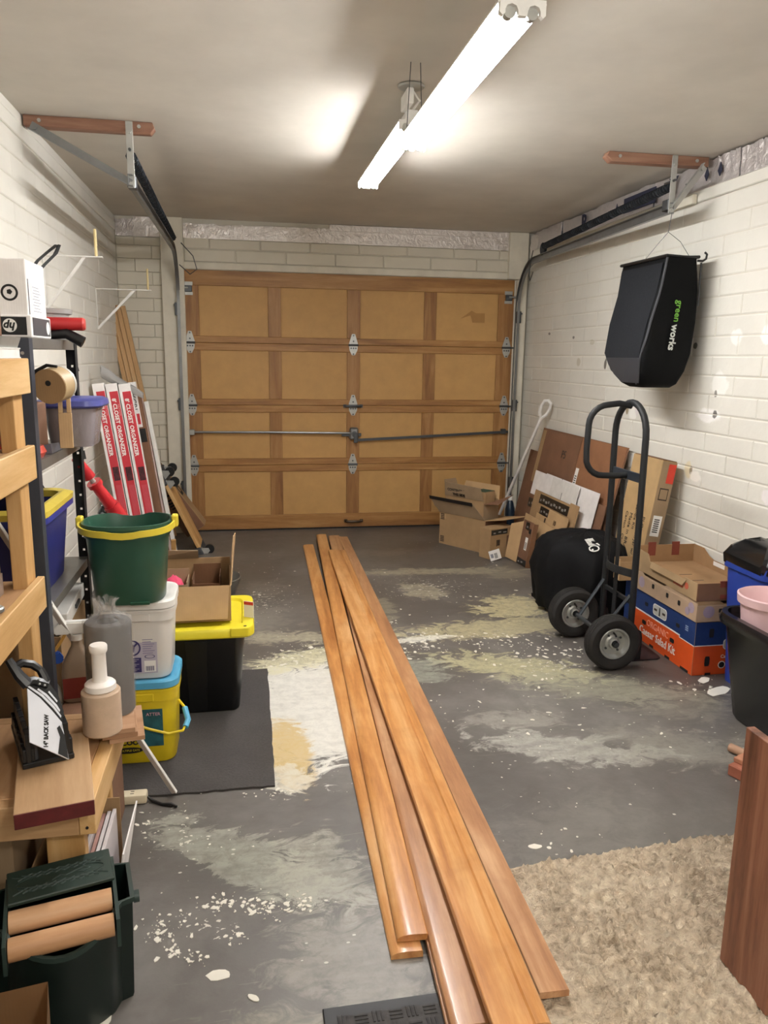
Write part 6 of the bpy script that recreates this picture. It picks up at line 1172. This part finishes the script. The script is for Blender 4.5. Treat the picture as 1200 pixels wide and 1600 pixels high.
vent(fb_, 'f', .125, .055, .018, .020); obj('paper_label', box(.205, .32, -.0016, -.0006, .02, .075), M_LABEL, fb_)
for q in range(5): obj('print_line', box(.215, .30, -.0022, -.0017, .028+.009*q, .032+.009*q), plain('#8d8e98', .7), fb_)
# open tray on top
ft = thing('fruit_tray', 'open tan fruit tray with red tabs on top of the box stack', 'tray', (PX0-.012, PY0-.002, H1+.001+H2+.001), -.015); TH, TW, TL_ = .085, W_-.0, .60
ft.rotation_euler = (0.0, 0, -.015)
M_TR = cardboard('tray_kraft', '#a98d69'); M_TRI = cardboard('tray_inside', '#a07d58'); M_RT = plain('#7d3a2c', .7, name='rust_print')
obj('base', box(.004, TW-.004,   .004, TL_-.004, 0, .035, .001), M_TRI, ft)
obj('near_wall', box(0, TW, 0, .004, 0, TH+.002, .001), M_CBD, ft); obj('far_wall', box(0, TW, TL_-.004, TL_, 0, TH+.045, .001), M_TRI, ft)
bm = bmesh.new(); prism(bm, [(.0045, 0), (TL_-.0045, 0), (TL_-.0045, TH+.03), (.48, TH+.025), (.46, TH-.012), (.14, TH-.012), (.12, TH+.002), (.0045, TH+.002)], 'x', 0, .004); obj('left_wall', bm, M_TR, ft)
bm = bmesh.new(); prism(bm, [(.0045, 0), (TL_-.0045, 0), (TL_-.0045, TH+.045), (.50, TH+.045), (.45, TH+.015), (.40, TH+.002), (.0045, TH+.002)], 'x', TW-.004, TW); obj('right_wall', bm, M_TRI, ft)
obj('hand_hole', box(TW-.0045-.0012, TW-.0045, .30, .40, .062, .084), M_LABEL, ft)
for (x, y, z) in ((.06, TL_-.0052, TH+.030), (.20, TL_-.0052, TH+.030)): obj('red_tab', box(x, x+.045, y, y+.006+.001, z-.045, z+.030, .001), M_RT, ft)
obj('red_tab', box(.115, .165, -.0012, .005, TH-.02, TH+.012, .001), M_RT, ft)
obj('sticker', box(.165, .225, -.0016, -.0004, .035, .078), plain('#b9b5ac', .5, name='grey_sticker'), ft); obj('red_print', box(.12, .28, -.0010, -.0003, .008, .030), M_RT, ft)
for (u, z, r, m) in ((.095, .05, .017, plain('#b5573f', .7, name='faded_red_print')),): bm = bmesh.new(); prism(bm, [(u+r*math.cos(a), z+r*math.sin(a)) for a in [2*PI*i/18 for i in range(18)]], 'x', -.0010, -.0003); obj('red_print', bm, m, ft)
obj('red_print', box(-.0010, -.0003, .125, .215, .045, .062), plain('#b5573f', .7), ft); obj('red_print', box(-.0010, -.0003, .125, .215, .03, .040), plain('#b5573f', .7), ft)
for y in (.22, .33): obj('base_slot', box(.10, .17, y, y+.006, .0352, .0358), M_TXT, ft)
bm = bmesh.new(); loft(bm, [[Vector((-.001, .10, TH-.01)), Vector((-.001, .44, TH-.01)), Vector((-.012, .43, TH-.04)), Vector((-.012, .12, TH-.04))], [Vector((-.001, .10, TH-.006)), Vector((-.001, .44, TH-.006)), Vector((-.014, .43, TH-.036)), Vector((-.014, .12, TH-.036))]]); obj('folded_flap', bm, M_TR, ft)
t = thing('tray_end', 'pale end of another fruit tray behind the hand truck', 'tray', (2.02, 3.812, 0)); 
obj('stand_box', box(.08, .38, 0, .07, 0, .30, .002), M_BLU, t)
for q in ((0, .36, 0, .004, .3005, .405), (0, .004, .0045, .07, .3005, .42), (.356, .36, .0045, .07, .3005, .40), (.0045, .3555, .066, .07, .3005, .42), (.0045, .3555, .0045, .0655, .3005, .305)): obj('wall', box(*q), M_CBL, t)
obj('print_block', box(-.0012, -.0004, .012, .055, .33, .36), M_TXT, t)
# ---- hanging grass-catcher bag
gb_ = thing('catcher_bag', 'black grass catcher bag hanging on a wire by the right wall', 'bag', (2.235, 4.02, 1.345)); o = Vector((2.235, 4.02, 1.345))
def brow(z, xl, xr, yn, yf, r=.03):
    w_, d_ = xr-xl, yf-yn; return [p+Vector((0, 0, 0)) for p in rrect(w_, d_, r, z-o.z, 4, (xl+xr)/2-o.x, (yn+yf)/2-o.y)]
prof = [(1.352, 2.13, 2.30, 3.93, 4.09, .02), (1.372, 2.105, 2.325, 3.90, 4.14, .03), (1.44, 2.09, 2.350, 3.875, 4.26, .03), (1.535, 2.085, 2.372, 3.87, 4.34, .03), (1.70, 2.115, 2.382, 3.866, 4.36, .025), (1.86, 2.155, 2.375, 3.862, 4.36, .02), (1.99, 2.172, 2.355, 3.858, 4.36, .015), (2.028, 2.176, 2.345, 3.856, 4.35, .012)]
bm = bmesh.new(); loft(bm, [brow(*p) for p in prof])
for v in bm.verts:
    n_ = mn.noise(v.co*9); v.co += Vector((n_*.006, n_*.005 if v.co.y > -.08 else 0, 0)) 
obj('fabric', bm, plain('#08090b', .6, var=.1, scale=20, bump=.04, spec=.12, name='black_nylon'), gb_, sharp=50)
# mesh window on the side towards the room
M_MESH = plain('#1d1f23', .75, var=.12, scale=90, spec=.15, name='dark_mesh')
def lx(z, d=.0):   # x of the room-side face
    zs = [p[0] for p in prof]; return float(np.interp(z, zs, [p[1] for p in prof]))-o.x-.004-d
def ly(z, k): return float(np.interp(z, [p[0] for p in prof], [p[k] for p in prof]))-o.y
bm = bmesh.new(); zs_ = [1.50+.5*i/10 for i in range(11)]; rows = []
for z in zs_: rows.append([bm.verts.new((lx(z), ly(z, 3)+.03+(ly(z, 4)-ly(z, 3)-.06)*q, z-o.z)) for q in (0, .33, .66, 1)])
for a, b in zip(rows, rows[1:]):
    for i in range(3): bm.faces.new((a[i], a[i+1], b[i+1], b[i]))
r = bmesh.ops.extrude_face_region(bm, geom=list(bm.faces)); 
for v in r['geom']:
    if isinstance(v, bmesh.types.BMVert): v.co.x += .003
obj('mesh_panel', bm, M_MESH, gb_)
bm = bmesh.new(); loft(bm, [[Vector((lx(z)-.001, ly(z, 3)+.02, z-o.z)), Vector((lx(z)-.001, ly(z, 4)-.03, z-o.z)), Vector((lx(z)+.003, ly(z, 4)-.03, z-o.z)), Vector((lx(z)+.003, ly(z, 3)+.02, z-o.z))] for z in (1.375, 1.42, 1.47, 1.51)]); obj('lower_patch', bm, plain('#2b2e34', .45, name='grey_vinyl'), gb_)
bm = bmesh.new(); tube(bm, [(lx(z)+.006, ly(z, 3)+.004+(.05*max(0, (1.62-z)/.25)), z-o.z) for z in [1.37+.655*i/14 for i in range(15)]], .006, n=6); obj('piping', bm, plain('#3d4045', .6, name='grey_piping'), gb_)
bm = bmesh.new(); zt_ = 2.031-o.z; tube(bm, [(2.172-o.x, 3.853-o.y, zt_), (2.350-o.x, 3.853-o.y, zt_-.002), (2.352-o.x, 4.352-o.y, zt_), (2.170-o.x, 4.354-o.y, zt_)], .009, n=6, closed=True); obj('top_frame', bm, M_BLACK, gb_)
bm = bmesh.new(); tube(bm, [(2.345-o.x, 3.856-o.y, zt_-.02), (2.372-o.x, 3.85-o.y, zt_-.022), (2.390-o.x, 3.85-o.y, zt_-.010), (2.393-o.x, 3.85-o.y, zt_+.012), (2.380-o.x, 3.85-o.y, zt_+.022)], .006, n=8); obj('hook', bm, M_BLACK, gb_)
bm = bmesh.new(); tube(bm, [(2.365-o.x, 3.850-o.y, zt_-.03), (2.368-o.x, 3.852-o.y, zt_-.12), (2.372-o.x, 3.855-o.y, zt_-.25)], .005, n=6); obj('side_strap', bm, M_BLACK, gb_)
hk = Vector((2.235, 3.955, 2.262)); bm = bmesh.new(); kn = Vector((2.232, 3.97, 2.165))
tube(bm, [hk-o, kn-o], .0018, n=5); obj('wire', bm, M_STEELD, gb_)
for q in ((2.165, 4.08, 2.03), (2.300, 3.86, 2.03)): bm = bmesh.new(); v = Vector(q); tube(bm, [kn-o, kn.lerp(v, .5)+Vector((.006, -.004, .012))-o, v-o], .0016, n=5); obj('wire', bm, M_STEELD, gb_)
mx = 2.250-o.x; my = 3.8575-o.y
text(gb_, 'green', .049, plain('#6fae3c', .5, name='lime_lettering'), (mx+.006, my-.0085, 1.752-o.z), Euler((PI/2+.01, PI/2+.10, 0)), bold=.0005, align='CENTER'); text(gb_, 'works', .053, plain('#c9cdc8', .5, name='silver_lettering'), (mx-.008, my-.004, 1.617-o.z), Euler((PI/2+.02, PI/2+.10, 0)), bold=.0015)
# ---- right edge: tub, bucket, bin, cabinet
tb_ = thing('black_tub', 'large black tub at the right edge of the room', 'tub', (2.19, 2.61, 0)); M_TUB = plain('#131316', .25, name='glossy_black_tub')
bm = bmesh.new(); loft(bm, [rrect(.30, .36, .06, 0), rrect(.33, .39, .08, .02), rrect(.44, .48, .09, .44), rrect(.425, .465, .085, .44), rrect(.31, .37, .07, .03)]); obj('tub', bm, M_TUB, tb_)
bm = bmesh.new(); loft(bm, [rrect(.442, .482, .09, .415), rrect(.495, .50, .11, .425), rrect(.505, .51, .115, .445), rrect(.49, .49, .11, .470), rrect(.43, .47, .09, .468), rrect(.425, .465, .085, .4405)], False, False); obj('rolled_rim', bm, M_TUB, tb_)
obj('dark_liner', (lambda b: (loft(b, [rrect(.395, .435, .08, .345), rrect(.40, .44, .08, .355)]), b)[1])(bmesh.new()), M_BLACK, tb_)
t = thing('pink_bucket', 'pale pink bucket with a blue label set in the black tub', 'bucket', (2.125, 2.70, .3565)); bm = bmesh.new(); lathe(bm, [(.105, 0), (.11, .004), (.128, .165), (.140, .168), (.143, .200), (.136, .204), (.126, .19), (.10, .01)], 36); obj('pail', bm, plain('#e3bfc2', .4, var=.03, name='pale_pink_plastic'), t)
bm = bmesh.new(); NQ = 8; L_ = []
for i in range(NQ+1): a = -2.02+.9*i/NQ; L_.append([Vector((r*math.cos(a), r*math.sin(a), z)) for r, z in ((.1175, .06), (.1205, .06), (.1275, .13), (.1245, .13))])
loft(bm, L_); obj('blue_label', bm, plain('#22379a', .4, name='blue_label'), t)
bi = thing('blue_recycling_bin', 'blue bin lined with a black bag beyond the black tub', 'bin', (2.325, 3.024, 0)); M_BB = plain('#213c92', .4, var=.04, name='royal_blue_plastic')
bm = bmesh.new(); loft(bm, [rrect(.17, .24, .03, 0), rrect(.23, .30, .03, .60), rrect(.222, .292, .028, .60), rrect(.165, .235, .03, .01)]); obj('body', bm, M_BB, bi)
bm = bmesh.new(); loft(bm, [rrect(.232, .302, .03, .555), rrect(.250, .322, .035, .56), rrect(.250, .322, .035, .612), rrect(.222, .292, .028, .613)], False, False); obj('rim', bm, M_BB, bi)
bm = bmesh.new(); rnd = random.Random(12); loft(bm, [[p*1.0+Vector((rnd.uniform(-.006, .006), rnd.uniform(-.006, .006), rnd.uniform(-.012, .012))) for p in rrect(w_, d_, .04, z, 6)] for w_, d_, z in ((.256, .328, .585), (.262, .334, .622), (.22, .29, .655), (.15, .22, .690), (.07, .12, .70))], False, True); obj('bag_liner', bm, plain('#141416', .22, var=.1, name='shiny_black_film'), bi)
wc_ = thing('wood_cabinet', 'walnut-grained bookcase end at the lower right edge', 'bookcase', (1.145, 1.50, .026)); M_WAL = wood('walnut_laminate', '#54301f', '#8a5a44', '#a3755f', 'z', .9, .45)
obj('side_panel', box(0, .022, -.175, 0, 0, .628, .0015), M_WAL, wc_); obj('side_panel', box(.70, .722, -.175, 0, 0, .628, .0015), M_WAL, wc_); obj('back_panel', box(.0225, .6995, -.008, -.002, .02, .58), M_WAL, wc_)
for z in (.02, .30, .565): obj('shelf', box(.0225, .6995, -.170, -.009, z, z+.018, .001), wood('walnut_shelf', '#4a2418', '#74402a', '#8d5540', 'x', .9, .45) if z < .1 else bpy.data.materials['walnut_shelf'], wc_)
t = thing('pink_box', 'pale pink box on the lowest shelf of the bookcase', 'box', (1.19, 1.335, .0655)); obj('body', box(0, .22, -.03, .14, 0, .22, .004), plain('#e0b7ac', .6, name='pink_card'), t); obj('lid', box(-.003, .223, -.033, .143, .2205, .25, .003), plain('#e6c3b8', .6, name='pink_lid'), t)
q = at(1141, 1163, z=.03); t = thing('card_tube', 'short tan cardboard tube on the floor by the bookcase', 'tube', (q.x, q.y, .018), 0); bm = bmesh.new(); u = Vector((.10, -.22, 0)); L_ = []
cyl(bm, (0, 0, 0), u, .017, n=16); obj('tube', bm, plain('#a5826a', .7, name='tube_card'), t); bm = bmesh.new(); cyl(bm, u.normalized()*-.0012, u.normalized()*-.0002, .012, n=14); obj('bore', bm, M_TXTK, t)
q = at(1150, 1200, z=.02); t = thing('clay_block', 'small terracotta block on the floor beside the tube', 'block', (q.x+.02, q.y-.02, 0), .4); bm = bmesh.new(); bx(bm, -.05, .05, -.035, .035, 0, .045, .004); obj('body', bm, plain('#a0604a', .8, var=.1, name='terracotta'), t); obj('top_ledge', box(-.02, .05, -.02, .035, .0455, .065, .003), plain('#b07a5e', .8, name='pale_terracotta'), t)
